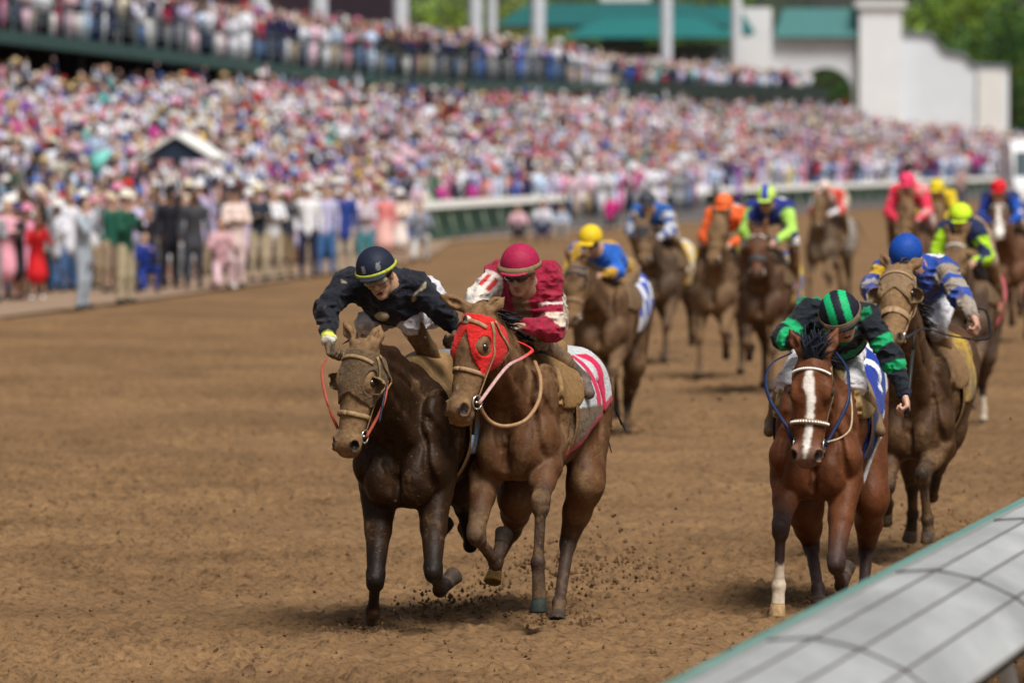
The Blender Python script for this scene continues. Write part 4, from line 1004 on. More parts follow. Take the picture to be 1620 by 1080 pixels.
K4 = dict(head=J(1433, 408, .50), face=(.62, -.10, -.75), up=(.75, .02, .62), neck=J(1446, 424, .38), chest=J(1452, 440, .22), pelvis=J(1478, 440, -.30),
    shL=J(1494, 428, .28), shR=J(1402, 430, .30), elL=J(1517, 466, .50), elR=J(1380, 452, .42), wrL=J(1541, 502, .72), wrR=J(1384, 490, .62), handL=[A(.6, .4, -.8), A(0, -1, -.4), 1.0, 1], handR=[A(1, .2, -.4), A(0, .3, -1), 1, -1],
    hipL=J(1490, 470, -.18), hipR=J(1450, 470, -.18), knL=J(1480, 520, .26), knR=J(1412, 520, .26), anL=J(1500, 566, -.06), anR=J(1402, 580, -.06), toL=J(1506, 588, .06), toR=J(1400, 592, .08),
    silks=silks4, cap=capfn((.008, .060, .33)), capcol=(.008, .060, .33), skin=(.45, .25, .18), skinmud=.25, breech=(.66, .66, .70), breechmud=.35, boot=(.20, .13, .07), bootmud=.6, silkmud=.42, capmud=.15, seed=41, bulk=1.05)
j4 = build_jockey(f4, K4, "jockey in royal blue silks with grey banded sleeve, head down over the tan blinkered horse", vox=.009)
# ---------- the rest of the field, out of focus
POSE_B = dict(LF=[(.38, .17, .88), (.64, .15, .52), (.68, .14, .19), (.76, .14, .05)], RF=[(.38, -.17, .88), (.68, -.15, .60), (.44, -.15, .42), (.32, -.15, .52)],
              LH=[(-.42, .2, .98), (-.95, .14, .68), (-1.12, .13, .35), (-1.22, .13, .24)], RH=[(-.36, -.2, .96), (-.72, -.14, .55), (-.74, -.14, .20), (-.64, -.14, .05)])
def mirror(p): 
    m = {'LF': 'RF', 'RF': 'LF', 'LH': 'RH', 'RH': 'LH'}; return {m[k]: [(a, -b, c) for a, b, c in v] for k, v in p.items()}
POSE_C = dict(LF=[(.38, .17, .90), (.70, .15, .68), (.82, .14, .40), (.80, .14, .22)], RF=[(.38, -.17, .90), (.66, -.15, .58), (.52, -.15, .32), (.38, -.15, .26)],
              LH=[(-.38, .2, .98), (-.72, .15, .52), (-.60, .14, .18), (-.50, .14, .05)], RH=[(-.40, -.2, .98), (-.85, -.14, .62), (-1.0, -.14, .30), (-1.06, -.14, .17)])
def simple_silks(body, sleeveL=None, sleeveR=None, bands=None, patch=None):
    def fn(V, I):
        C = np.tile(np.array(body, float), (len(V), 1)); a = I['arm']
        if sleeveL is not None: put(C, (I['side'] > 0) & (a >= .0), sleeveL)
        if sleeveR is not None: put(C, (I['side'] < 0) & (a >= .0), sleeveR)
        if bands is not None:
            for p, q in ((.2, .32), (.45, .57), (.7, .82)): put(C, (a > p) & (a < q), bands)
        if patch is not None: put(C, vnoise(V, patch[1], 3) > patch[2], patch[0])
        return C
    return fn
def rider(fr, hx, hy, hf, horse_z, K, label, stand=0.0, lean=0.0):
    """crouched rider whose head sits at photo pixel (hx,hy)"""
    hd = fr.J(hx, hy, hf); o = hd - A(.52, 0, 2.03)
    o[0] = 0
    def p(x, y, z): return A(x, y + o[1] * (1 if z > 1.7 else max(0, (z - 1.2) / .5)), z + o[2] * (1 if z > 1.75 else (z - 1.1) / .65 if z > 1.1 else 0))
    D = dict(head=hd, face=(.9, 0, -.42), up=(.42, 0, .9), neck=p(.42, 0, 1.96), chest=p(.24, 0, 1.90), pelvis=p(-.26, 0, 1.90 - stand),
        shL=p(.28, .19, 1.94), shR=p(.28, -.19, 1.94), elL=p(.38, .27, 1.68), elR=p(.38, -.27, 1.68), wrL=p(.60, .11, 1.60), wrR=p(.60, -.11, 1.60), handL=[(1, -.2, -.2), (0, -.3, -1), 1, 1], handR=[(1, .2, -.2), (0, .3, -1), 1, -1],
        hipL=p(-.2, .11, 1.84), hipR=p(-.2, -.11, 1.84), knL=p(.22, .27, 1.60), knR=p(.22, -.27, 1.60), anL=p(-.08, .31, 1.22), anR=p(-.08, -.31, 1.22), toL=p(.08, .31, 1.16), toR=p(.08, -.31, 1.16),
        skin=(.42, .25, .17), skinmud=.3, breech=(.55, .48, .40), breechmud=.6, boot=(.10, .07, .045), bootmud=.7, silkmud=.22, seed=int(hx))
    D.update(K); return build_jockey(fr, D, label, vox=.016)
def far_tack(cloth=None, hood=None, cloth2=None, **k):
    d = dict(detail=False, strap=(.28, .18, .10), saddle=(.14, .09, .05), noset=.36)
    if cloth is not None: d['cloth'] = dict(ext=(-.58, .10, 1.02), fn=cloth if callable(cloth) else flat_fn(cloth), mud=.3, vox=.018)
    if hood is not None: d['hood'] = hood
    d.update(k); return d
def two_tone(a, b): return lambda V: np.where((((np.floor(V[:, 0] * 7) + np.floor(V[:, 2] * 6)) % 2) == 0)[:, None], np.array(a), np.array(b))
def far_horse(hx, d, yaw, pose, head, muz, S, label, over=None, py=500):
    fr = frame_at(hx, d, yaw, py); J = fr.J
    D = dict(coat=(.080, .044, .024), dark=(.03, .022, .018), mud=.40, mudfront=.10, mudlow=.06, mudhead=.2, vox=.019, chestz=-.06, seed=int(d * 7), poll=J(*head), muz=J(*muz), nmane=40, ntail=26, points=.7)
    D.update(pose); D.update(S)
    if over: D.update({k: [v if not isinstance(v, tuple) or len(v) != 4 else J(*v[:3]) for v in vv] for k, vv in over.items()})
    build_horse("horse", fr, D, label); return fr
ST = lambda a, b: np.array([a, b])
# 5 yellow cap
f5 = far_horse(966, 55, 0, POSE_C, (912, 418, 1.0), (898, 512, 1.22), dict(vox=.015, coat=(.085, .046, .024), mud=.42, hlat=(.15, 1, 0), tack=far_tack(cloth=two_tone((.72, .74, .80), (.05, .10, .45)), hood=dict(col=(.035, .042, .06), t1=.13, mud=.3))),
    "muddy brown horse seen just right of the crimson jockey, rider in a yellow cap", dict(LH=[(1004, 575, -.40, 0), (993, 634, -.75, 0), (991, 672, -.62, 0), (990, 690, -.52, 0)]))
rider(f5, 934, 383, .60, 0, dict(face=(.86, -.20, -.45), silks=simple_silks((.02, .11, .46), (.02, .13, .55), (.3, .2, .08), None, ((.50, .30, .04), .13, .56)), cap=capfn((.72, .50, .02)), capcol=(.72, .50, .02), capmud=.15, vox=.012, lens=(.03, .03, .03),
    shL=f5.J(966, 396, .3), elL=f5.J(978, 430, .36), wrL=f5.J(948, 434, .58), pelvis=f5.J(985, 430, -.3), chest=f5.J(955, 408, .25), neck=f5.J(944, 398, .42), knL=f5.J(982, 452, .2), anL=f5.J(1002, 500, -.1), toL=f5.J(1006, 512, .05), hipL=f5.J(992, 436, -.2), breech=(.30, .19, .08), breechmud=.7), "jockey in a yellow cap with a blue sleeve, crouched behind the crimson rider")
# 6 dark helmet, blue and white, yellow towel
f6 = far_horse(1052, 74, -1, POSE_B, (1016, 352, 1.0), (1018, 404, 1.25), dict(coat=(.075, .05, .034), mud=.36, tack=far_tack(cloth=two_tone((.66, .44, .03), (.6, .56, .5)), hood=dict(col=(.03, .03, .035), t1=.24, mud=.3))),
    "grey-brown horse in a dark hood with a yellow saddle towel, left of the orange rider")
rider(f6, 1024, 323, .56, 0, dict(silks=simple_silks((.02, .10, .36), (.55, .58, .66), (.55, .58, .66), (.02, .08, .3)), cap=capfn((.05, .055, .07)), capcol=(.05, .055, .07)), "jockey in a dark helmet with blue and white silks, galloping left of the orange rider")
# 7 orange
f7 = far_horse(1140, 69, 0, mirror(POSE_B), (1139, 345, 1.0), (1126, 408, 1.22), dict(coat=(.12, .072, .042), mud=.48, tack=far_tack(cloth=(.55, .42, .08))), "tan muddy horse carrying the rider in orange")
rider(f7, 1145, 328, .54, 0, dict(silks=simple_silks((.80, .13, .03)), cap=capfn((.80, .15, .04)), capcol=(.80, .15, .04), silkmud=.15, capmud=.12, breech=(.7, .66, .62), breechmud=.3), "jockey in plain orange silks and orange helmet")
# 8 lime and blue
f8 = far_horse(1215, 65, 1, POSE_B, (1199, 366, 1.0), (1196, 430, 1.3), dict(coat=(.065, .032, .018), headcol=(.12, .045, .02), headw=.9, mud=.38, mudhead=-.1, tack=far_tack(cloth=two_tone((.60, .42, .05), (.04, .10, .35)), strap=(.05, .05, .055), nosew=.09, browcol=(.7, .7, .7))), "bay-headed horse with a wide dark noseband, right of the orange rider")
def cap8(h, C): C = np.tile(np.array((.50, .72, .12)), (len(h), 1)); put(C, np.abs(h[:, 1]) < .035, (.03, .05, .40)); return C
rider(f8, 1212, 316, .56, 0, dict(silks=simple_silks((.02, .03, .22), (.42, .72, .12), (.42, .72, .12), None, ((.02, .03, .20), .12, .66)), cap=cap8, capcol=(.5, .72, .12), capmud=.05, silkmud=.08, lens=(.03, .03, .03), breech=(.70, .68, .7), breechmud=.2, boot=(.12, .02, .03)), "jockey in lime green and navy silks with a lime and blue striped helmet")
# 9 red and white, far left lane
f9 = far_horse(1311, 100, -9, mirror(POSE_B), (1296, 310, 1.0), (1290, 358, 1.2), dict(coat=(.12, .088, .062), mud=.42, tack=far_tack(cloth=(.3, .28, .25))), "pale dusty horse running alone in the middle of the field, rider in red and white")
rider(f9, 1304, 300, .56, 0, dict(silks=simple_silks((.62, .45, .42), (.70, .70, .74), (.70, .70, .74), None, ((.60, .06, .04), .14, .58)), cap=capfn((.70, .55, .50)), capcol=(.7, .5, .45)), "jockey in mottled red and white silks on the pale dusty horse")
# 10 pink-red
f10 = far_horse(1448, 78, 0, POSE_B, (1434, 316, 1.0), (1430, 374, 1.22), dict(coat=(.10, .048, .026), mud=.35, mudhead=.2, chestz=.1, tack=far_tack(cloth=(.5, .1, .12))), "chestnut horse with its head high under the hot pink rider")
rider(f10, 1435, 292, .50, 0, dict(silks=simple_silks((.75, .03, .07), (.75, .04, .09), (.75, .04, .09), None, ((.7, .30, .30), .12, .66)), cap=capfn((.80, .05, .14)), capcol=(.8, .05, .14), capmud=0, silkmud=.05, breech=(.7, .55, .55)), "jockey in hot pink silks and pink helmet")
# 11 yellow, mostly hidden behind the pink one
f11 = far_horse(1494, 90, 0, POSE_C, (1484, 322, 1.0), (1480, 372, 1.2), dict(coat=(.09, .05, .03), tack=far_tack(cloth=(.5, .4, .05))), "brown horse half hidden between the pink and the neon lime riders")
rider(f11, 1482, 300, .50, 0, dict(silks=simple_silks((.70, .50, .02), (.72, .56, .03), (.72, .56, .03)), cap=capfn((.75, .58, .02)), capcol=(.75, .58, .02), capmud=.05, silkmud=.08), "jockey in plain yellow silks behind the pink rider")
crop(f11, f11.J(1497, 350, .5), f11.J(1486, 268, .5), "dark riding crop raised upright by the yellow rider behind the pink one", r=(.022, .018, .016))
# 12 neon lime and navy
f12 = far_horse(1533, 57, 0, POSE_C, (1512, 378, 1.0), (1508, 448, 1.25), dict(vox=.015, coat=(.075, .048, .034), mud=.40, sock={'LH': .5}, tack=far_tack(cloth=(.62, .10, .14), browcol=(.6, .6, .55))), "dark brown horse following the blue rider, ridden by the neon lime jockey",
    dict(LH=[(1560, 560, -.35, 0), (1553, 605, -.72, 0), (1556, 650, -.65, 0), (1556, 676, -.58, 0)]))
def cap12(h, C): C = np.tile(np.array((.56, .80, .03)), (len(h), 1)); put(C, np.abs(h[:, 2] - .035) < .010, (.02, .03, .03)); return C
rider(f12, 1520, 348, .55, 0, dict(silks=simple_silks((.012, .02, .07), (.44, .75, .02), (.44, .75, .02), None, ((.012, .02, .07), .11, .56)), cap=cap12, capcol=(.56, .80, .03), capmud=0, silkmud=.05, band=(.02, .025, .02), bandw=.02,
    shL=f12.J(1549, 372, .3), elL=f12.J(1562, 408, .36), wrL=f12.J(1540, 414, .58), breech=(.35, .26, .18)), "jockey in neon lime and navy silks with a neon lime helmet", )
# 13 red cap, blue sleeves
f13 = far_horse(1602, 82, 1, mirror(POSE_B), (1580, 318, 1.0), (1580, 366, 1.25), dict(coat=(.12, .055, .028), mud=.2, mudhead=-.1, blaze=[(.10, 0, .02), (.35, 0, .03), (.45, 0, .06), (.6, 0, .06)], muzdark=.1, tack=far_tack(cloth=(.05, .1, .4), strap=(.6, .6, .6))), "bay horse with a white nose at the right edge under the red-capped rider")
rider(f13, 1580, 302, .52, 0, dict(silks=simple_silks((.02, .03, .12), (.02, .10, .50), (.02, .05, .30), None, ((.6, .6, .65), .09, .76)), cap=capfn((.62, .012, .02)), capcol=(.62, .012, .02), capmud=0, silkmud=.03), "jockey with a red cap and blue sleeves at the right edge")
# ================================================================== THE PLACE
rng0 = np.random.default_rng(77)
RAIL0 = A(0.448, 17.55, 0); PERP = A(-TRACK[1], TRACK[0], 0)          # away from the inner rail, towards the stands
def TD(t, D, z=0.0): return RAIL0 + TRACK * t + PERP * D + A(0, 0, z)
def row_t(px, D):
    """distance along the track where the line D metres from the inner rail crosses a photo column"""
    m = (px - 810) / F_; o = RAIL0 + PERP * D
    return (m * o[1] - o[0]) / (TRACK[0] - m * TRACK[1])
# ---- dirt
def mat_dirt():
    m, N, L, b = mat_new("track_dirt")
    tc = N.new("ShaderNodeTexCoord")
    mp = N.new("ShaderNodeMapping"); mp.inputs['Rotation'].default_value = (0, 0, rad(-11.8)); L.new(tc.outputs['Object'], mp.inputs[0])
    mp2 = N.new("ShaderNodeMapping"); mp2.inputs['Scale'].default_value = (1.0, .12, 1); L.new(mp.outputs[0], mp2.inputs[0])
    def nz(s, d, r, v): n = N.new("ShaderNodeTexNoise"); n.inputs['Scale'].default_value = s; n.inputs['Detail'].default_value = d; n.inputs['Roughness'].default_value = r; L.new(v, n.inputs['Vector']); return n.outputs[0]
    a = nz(.30, 4, .6, tc.outputs['Object']); c = nz(16, 6, .72, tc.outputs['Object']); e = nz(2.2, 5, .65, mp2.outputs[0])
    c1 = ramp(N, L, a, [(.33, (.182, .104, .046)), (.67, (.262, .153, .071))])
    c2 = ramp(N, L, c, [(.34, (.36, .34, .32)), (.47, (.90, .90, .90)), (.60, (1.08, 1.07, 1.06)), (.75, (1.35, 1.33, 1.28))])
    c3 = ramp(N, L, e, [(.3, (.88, .87, .86)), (.7, (1.10, 1.10, 1.10))])
    x = mixc(N, L, 1, c1.outputs[0], c2.outputs[0], 'MULTIPLY'); x = mixc(N, L, 1, x, c3.outputs[0], 'MULTIPLY')
    dn = nz(1.1, 7, .7, tc.outputs['Object']); c4 = ramp(N, L, dn, [(.50, (1, 1, 1)), (.62, (.80, .78, .76))]); x = mixc(N, L, 1, x, c4.outputs[0], 'MULTIPLY'); L.new(x, b.inputs['Base Color'])
    b.inputs['Roughness'].default_value = .85; b.inputs['Specular IOR Level'].default_value = .25
    h = mathn(N, L, 'ADD', mathn(N, L, 'MULTIPLY', c, .6), mathn(N, L, 'MULTIPLY', e, .5))
    bump(N, L, b, h, 1.0, .05); return m
M_DIRT = mat_dirt()
mb = MB(); mb.add([[-900, -60, -.06], [900, -60, -.06], [900, 2500, -.06], [-900, 2500, -.06]], [[0, 1, 2, 3]]); tag(mb.build("ground", M_DIRT), kind='structure')
def fbm(P, s, oct=4, seed=0, g=.55):
    r = 0; a = 1; t = 0
    for i in range(oct): r = r + a * vnoise(P, s, seed + i * 7); t += a; a *= g; s *= .5
    return r / t
def worley(P, s, seed):
    p = P / s; c = np.floor(p).astype(np.int64); best = np.full(len(P), 9.0); hs_ = np.zeros(len(P)); z_ = np.zeros(len(P), np.int64)
    for dx in (-1, 0, 1):
        for dy in (-1, 0, 1):
            q = c + np.array([dx, dy]); hx = _hash(q[:, 0], q[:, 1], z_, seed); hy = _hash(q[:, 0], q[:, 1], z_, seed + 5); hv = _hash(q[:, 0], q[:, 1], z_, seed + 9)
            d = np.hypot((q[:, 0] + hx - p[:, 0]), (q[:, 1] + hy - p[:, 1]) * .75); m = d < best; best[m] = d[m]; hs_[m] = hv[m]
    return best * s, hs_
def dirt_height(X):
    T = np.stack([X[:, :2] @ TRACK[:2], X[:, :2] @ PERP[:2] ], 1)
    tram = sstep(.42, .62, fbm(X[:, :2], 3.5, 3, 50))          # trampled against freshly harrowed
    h = .030 * (fbm(X[:, :2], .9, 3, 1) - .5)
    cl = fbm(X[:, :2], .24, 4, 9, .62); h = h + (.030 + .036 * tram) * (np.abs(cl - .5) * -2 + .25)
    c1 = vnoise(X[:, :2], .075, 31); c2 = vnoise(X[:, :2], .042, 33); c3 = vnoise(X[:, :2], .024, 35)
    h = h + (.42 + .75 * tram) * (.026 * (np.maximum(c1, .42) - .55) + .040 * (np.maximum(c2, .40) - .5) + .018 * (c3 - .5))
    har = np.abs(((T[:, 1] * 5.5 + .5 * vnoise(X[:, :2], 2.0, 4)) % 1) - .5) * 2
    h = h + .020 * (har - .5) * (1 - tram)
    d, hv = worley(X[:, :2], .42, 61); on = (hv < .25 + .55 * tram)      # hoof prints
    h = h + on * (-.055 * np.exp(-(d / .065) ** 2) + .022 * np.exp(-((d - .125) / .04) ** 2))
    return h - .004
y = np.concatenate([np.arange(28.2, 41, .020), np.arange(41, 52, .032), np.arange(52, 70, .06), np.arange(70, 93.5, .12)]); ux = np.linspace(-1, 1, 540)
GX = ux[None] * (y[:, None] * .098 + 1.3); GY = np.repeat(y[:, None], len(ux), 1); X = np.stack([GX.ravel(), GY.ravel()], 1); Z = dirt_height(X)
edge = np.minimum(np.minimum((1 - np.abs(ux))[None] * (y[:, None] * .098), GY - 28.2), 93.3 - GY).ravel(); Z = Z * sstep(0, .6, edge) - .04 * (1 - sstep(0, .6, edge))
ny, nx = GX.shape; i = np.arange(ny - 1)[:, None] * nx; j = np.arange(nx - 1)[None]
Fq = np.stack([i + j, i + j + 1, i + nx + j + 1, i + nx + j], -1).reshape(-1, 4)
tag(link("track_surface", mesh_np("track_surface", np.column_stack([X, Z]), Fq, True), M_DIRT), kind='structure')
# ---- loose clods lying on the track and flying from the hooves
def clods(name, pts, sizes, rng):
    mb = MB(); base = np.array([[0, 0, 1], [.9, 0, -.2], [-.45, .8, -.1], [-.45, -.8, -.25], [.2, .3, -.8], [0.1, .75, .45]], float)
    Fc = np.array([[0, 1, 5], [0, 5, 2], [0, 2, 3], [0, 3, 1], [1, 4, 5], [5, 4, 2], [2, 4, 3], [3, 4, 1]])
    for p, s in zip(pts, sizes):
        q = base * s * rng.uniform(.6, 1.3, (6, 1)); a = rng.uniform(0, 6.28); R = np.array([[math.cos(a), -math.sin(a), 0], [math.sin(a), math.cos(a), 0], [0, 0, 1]]); mb.add(q @ R.T + p, Fc)
    return tag(mb.build(name, M_CLOD, smooth=False), kind='stuff')
M_CLOD = mat_col("clod_dirt", .9, .2, .4, 30, (.5, .01, 60), False)
def recolor(o, c):
    a = o.data.attributes["Col"]; v = np.tile(np.array((*c, 1), np.float32), (len(o.data.vertices), 1)); a.data.foreach_set("color", v.ravel())
n = 5200; P = np.column_stack([rng0.uniform(-5.2, 5.2, n), 29 + 31 * rng0.random(n) ** 1.3]); P = P[np.abs(P[:, 0]) < P[:, 1] * .1]
P = P[fbm(P, 2.5, 2, 88) > rng0.uniform(.25, .7, len(P))]
o = clods("dirt_clods", np.column_stack([P, dirt_height(P) + .008]), rng0.uniform(.006, .020, len(P)), rng0); recolor(o, (.16, .088, .040))
pts, sz = [], []
def burst(c, n, sx, sy, szz, s0=.005, s1=.017, dz=.0):
    for _ in range(n):
        p = np.asarray(c, float) + A(rng0.normal(0, sx), rng0.normal(0, sy), abs(rng0.normal(0, szz)) + dz); pts.append(p); sz.append(rng0.uniform(s0, s1) * (1 if rng0.random() < .9 else 1.7))
for (px, py, d, n, sx, szz) in ((703, 965, 34.2, 170, .16, .07), (785, 925, 35.6, 60, .14, .05), (885, 985, 33.7, 90, .14, .05), (930, 925, 35.4, 200, .26, .14), (975, 905, 37, 110, .30, .22), (830, 905, 36.5, 90, .22, .10),
                                  (590, 1000, 33.0, 50, .10, .04), (990, 690, 55.6, 140, .22, .08), (1010, 640, 56, 60, .5, .4), (1475, 862, 40.3, 60, .16, .10), (1050, 470, 73, 110, .35, .35), (1060, 560, 74, 60, .4, .2), (1110, 720, 50, 55, .7, .6), (1440, 780, 40, 40, .4, .4)):
    p = at_depth(px, py, d); burst(A(p[0], d, max(p[2] - .02, 0)), n, sx, .25, szz)
for (px, d) in ((703, 33.9), (785, 35.2), (885, 33.5), (590, 32.9), (990, 55.6), (1475, 40.2), (1296, 35.0), (930, 35.3)):
    p = at_depth(px, 900, d); burst(A(p[0], d, -.01), 90, .15, .22, .018, .006, .020)
o = clods("flying_dirt", pts, sz, rng0); recolor(o, (.13, .073, .035))
# low mounds of dirt thrown up where hooves strike
# ---- apron (paved strip by the stands)
def sheet(name, pts, z, mat, kind='structure'):
    mb = MB(); n_ = len(pts); V = [[p[0], p[1], z] for p in pts]; mb.add(V, [[0, k, k + 1] for k in range(1, n_ - 1)]); return tag(mb.build(name, mat, smooth=False), kind=kind)
M_APRON = mat_col("apron_paving", .85, .3, .18, 1.2, (.3, .02, 6), False)
ap = [on_ground(*q) for q in ((-260, 532), (0, 499), (150, 482), (300, 462), (450, 441), (560, 426), (640, 414), (690, 398))] + [TD(150, 33.6), TD(420, 36.5), TD(420, 140), TD(40, 140)]
c = ap[8] + PERP * 5; mb = MB(); V = [[p[0], p[1], -.02] for p in ap] + [[c[0], c[1], -.02]]
mb.add(V, [[len(ap), k, (k + 1) % len(ap)] for k in range(len(ap))], (.27, .185, .125)); o = mb.build("apron", M_APRON, smooth=False)
tag(o, kind='structure')
# ---- inner rail with its curved white cover
M_WHITE = mat_col("weathered_white", .5, .4, .42, 1.6, (.25, .006, 24), True, 4, mudcol=(.17, .155, .13), stretch=(1, .35, 1))
M_GREEN = mat_col("painted_green", .5, .4, .16, 6, (.2, .004, 40), False)
M_PLAIN = mat_col("plain_painted", .6, .35, .12, 2, None, False)
HR_ = 1.15
def rail_pt(t, w, z): return RAIL0 + TRACK * t - PERP * w + A(0, 0, z)
rail = empty("inner_rail", tuple(RAIL0 + TRACK * 6)); tag(rail, "inner track rail with a curved white slatted cover and green edge strip at lower right", "rail"); ro = A(*rail.location)
sect = [(.135, 1.168), (.290, 1.178), (.445, 1.145), (.595, 1.078), (.725, .975)]
for k in range(-2, 9):
    t0 = 1.30 + 3.1 * k; t1 = t0 + 3.1 - .012
    mb = MB()
    for (w0, z0), (w1, z1) in zip(sect[:-1], sect[1:]):
        nn = nrm(A(-(z1 - z0), w1 - w0)); ts = np.linspace(t0, t1, 9); e = .005
        f = lambda t, w, z: rail_pt(t, w, z)
        dw, dz = (w1 - w0), (z1 - z0)
        a0, b0 = (w0 + dw * .012, z0 + dz * .012), (w1 - dw * .012, z1 - dz * .012)
        cs = [0, .33, .66, 1]; top = [[f(t, a0[0] + (b0[0] - a0[0]) * c_, a0[1] + (b0[1] - a0[1]) * c_ + .003 * math.sin(math.pi * c_)) for c_ in cs] for t in ts]
        bot = [[p - A(0, 0, .018) for p in r] for r in top]; nr, nc = len(ts), len(cs)
        Vv = np.array(top + bot).reshape(-1, 3); nb = nr * nc; i_ = np.arange(nr - 1)[:, None] * nc; j_ = np.arange(nc - 1)[None]
        Fq = np.stack([i_ + j_, i_ + nc + j_, i_ + nc + j_ + 1, i_ + j_ + 1], -1).reshape(-1, 4)
        bord = list(range(nc)) + [q * nc + nc - 1 for q in range(1, nr)] + list(range(nr * nc - 2, (nr - 1) * nc - 1, -1)) + [q * nc for q in range(nr - 2, 0, -1)]
        bq = np.array([[bord[q], bord[(q + 1) % len(bord)], bord[(q + 1) % len(bord)] + nb, bord[q] + nb] for q in range(len(bord))])
        mb.add(Vv - ro, np.vstack([Fq, Fq[:, ::-1] + nb, bq]), np.array((.355, .368, .375)) * rng0.uniform(.84, 1.08))
    pn = mb.build("cover_panel", M_WHITE, rail, smooth=False, mud=.34)
    mb = MB(); n2_ = nrm(A(0, 0, 1))
    for (w0, z0) in sect[1:-1]: mb.tube([rail_pt(t0, w0, z0 + .004) - ro, rail_pt(t1, w0, z0 + .004) - ro], 1.0, (.12, .105, .09), 6, flat=(.0038, .004), fn=n2_, smooth=False)
    mb.tube([rail_pt(t1 + .006, w_, z_ + .005) - ro for w_, z_ in sect], 1.0, (.055, .055, .055), 6, flat=(.0065, .005), fn=n2_, smooth=False)
    for (w_, z_) in sect[1:-1]: mb.ball(rail_pt(t1 + .006, w_, z_ + .006) - ro, (.014, .014, .006), (.07, .07, .07), 8, 4)
    mb.build("seam", M_PLAIN, pn, smooth=False)
    mb = MB()
    for w, z, hh in ((.05, .5, 1.0), ):
        mb.tube([rail_pt(t0 + .6, .52, -.05) - ro, rail_pt(t0 + .6, .50, .7) - ro, rail_pt(t0 + .6, .30, 1.10) - ro], .035, (.6, .62, .62), 8)
    mb.build("post", M_PLAIN, rail)
mb = MB(); ts = np.linspace(-6, 34, 60)
def strip(mb, prof, ts, col, base):
    V = np.array([[rail_pt(t, w, z) - base for (w, z) in prof] for t in ts]); n_, m_ = V.shape[:2]; i_ = np.arange(n_ - 1)[:, None] * m_; j_ = np.arange(m_)[None]; j2 = (j_ + 1) % m_
    mb.add(V.reshape(-1, 3), np.stack([i_ + j_, i_ + j2, i_ + m_ + j2, i_ + m_ + j_], -1).reshape(-1, 4), col)
    mb.F[4].append(np.array([[mb.n - n_ * m_ + q for q in range(m_)][:4]]) if m_ == 4 else np.zeros((0, 4), int))
strip(mb, [(.0, 1.11), (.0, 1.135), (.118, 1.166), (.118, 1.12)], ts, (.12, .27, .235), ro); mb.build("edge_strip", mat_col("edge_green", .5, .4, .25, 4, (.3, .006, 14), True, 6, mudcol=(.33, .36, .32)), rail, smooth=False, mud=.28)
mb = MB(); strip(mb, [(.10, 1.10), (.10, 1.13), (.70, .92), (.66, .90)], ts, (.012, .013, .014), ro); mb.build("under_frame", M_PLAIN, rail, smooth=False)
mb = MB(); strip(mb, [(.118, 1.12), (.118, 1.172), (.134, 1.174), (.134, 1.12)], ts, (.30, .30, .29), ro); mb.build("trim_seam", M_PLAIN, rail, smooth=False)
# ---- outer rail: white cap, green boards
pts = [on_ground(*q) for q in ((652, 384), (700, 378), (800, 368), (960, 354), (1100, 344), (1300, 331), (1450, 321), (1580, 311))]
path = catmull(np.array([[p[0], p[1], 0] for p in pts]), 6)
fence = empty("outer_rail", tuple(path[0])); tag(fence, "green boarded outer rail with a wide white top in front of the packed stands", "rail"); fo = path[0]
def wall_along(mb, path, z0, z1, th, col, off=0.0, lean=0.0):
    T = np.gradient(path, axis=0); T /= np.linalg.norm(T, axis=1)[:, None]; Nn = np.stack([-T[:, 1], T[:, 0], 0 * T[:, 0]], 1)
    L_ = [path + Nn * (off - th / 2) + A(0, 0, z0), path + Nn * (off + th / 2) + A(0, 0, z0), path + Nn * (off + th / 2 + lean) + A(0, 0, z1), path + Nn * (off - th / 2 + lean) + A(0, 0, z1)]
    V = np.stack(L_, 1); n_ = len(path); i_ = np.arange(n_ - 1)[:, None] * 4; j_ = np.arange(4)[None]; j2 = (j_ + 1) % 4
    k0 = mb.n; mb.add(V.reshape(-1, 3) - fo, np.stack([i_ + j_, i_ + j2, i_ + 4 + j2, i_ + 4 + j_], -1).reshape(-1, 4), col); mb.F[4].append(np.array([[3, 2, 1, 0], [k_ + (n_ - 1) * 4 for k_ in range(4)]]) + k0)
mb = MB(); wall_along(mb, path, -.05, .98, .06, (.016, .15, .115), .25); mb.build("green_boards", M_GREEN, fence, smooth=False)
mb = MB(); wall_along(mb, path, .95, 1.16, .42, (.82, .82, .79), .05, .05); mb.build("white_top", M_PLAIN, fence, smooth=False)
ln = np.r_[0, np.cumsum(np.linalg.norm(np.diff(path, axis=0), axis=1))]
for s_ in np.arange(1.5, ln[-1], 3.4):
    p = np.array([np.interp(s_, ln, path[:, k]) for k in range(3)]); mb = MB()
    d = nrm(A(np.interp(s_ + .5, ln, path[:, 0]) - p[0], np.interp(s_ + .5, ln, path[:, 1]) - p[1], 0)); nn_ = A(-d[1], d[0], 0)
    mb.tube([p - nn_ * .28 - fo + A(0, 0, -.05), p - nn_ * .0 - fo + A(0, 0, .95)], .05, (.20, .26, .20), 6, smooth=False); mb.build("post", M_PLAIN, fence)
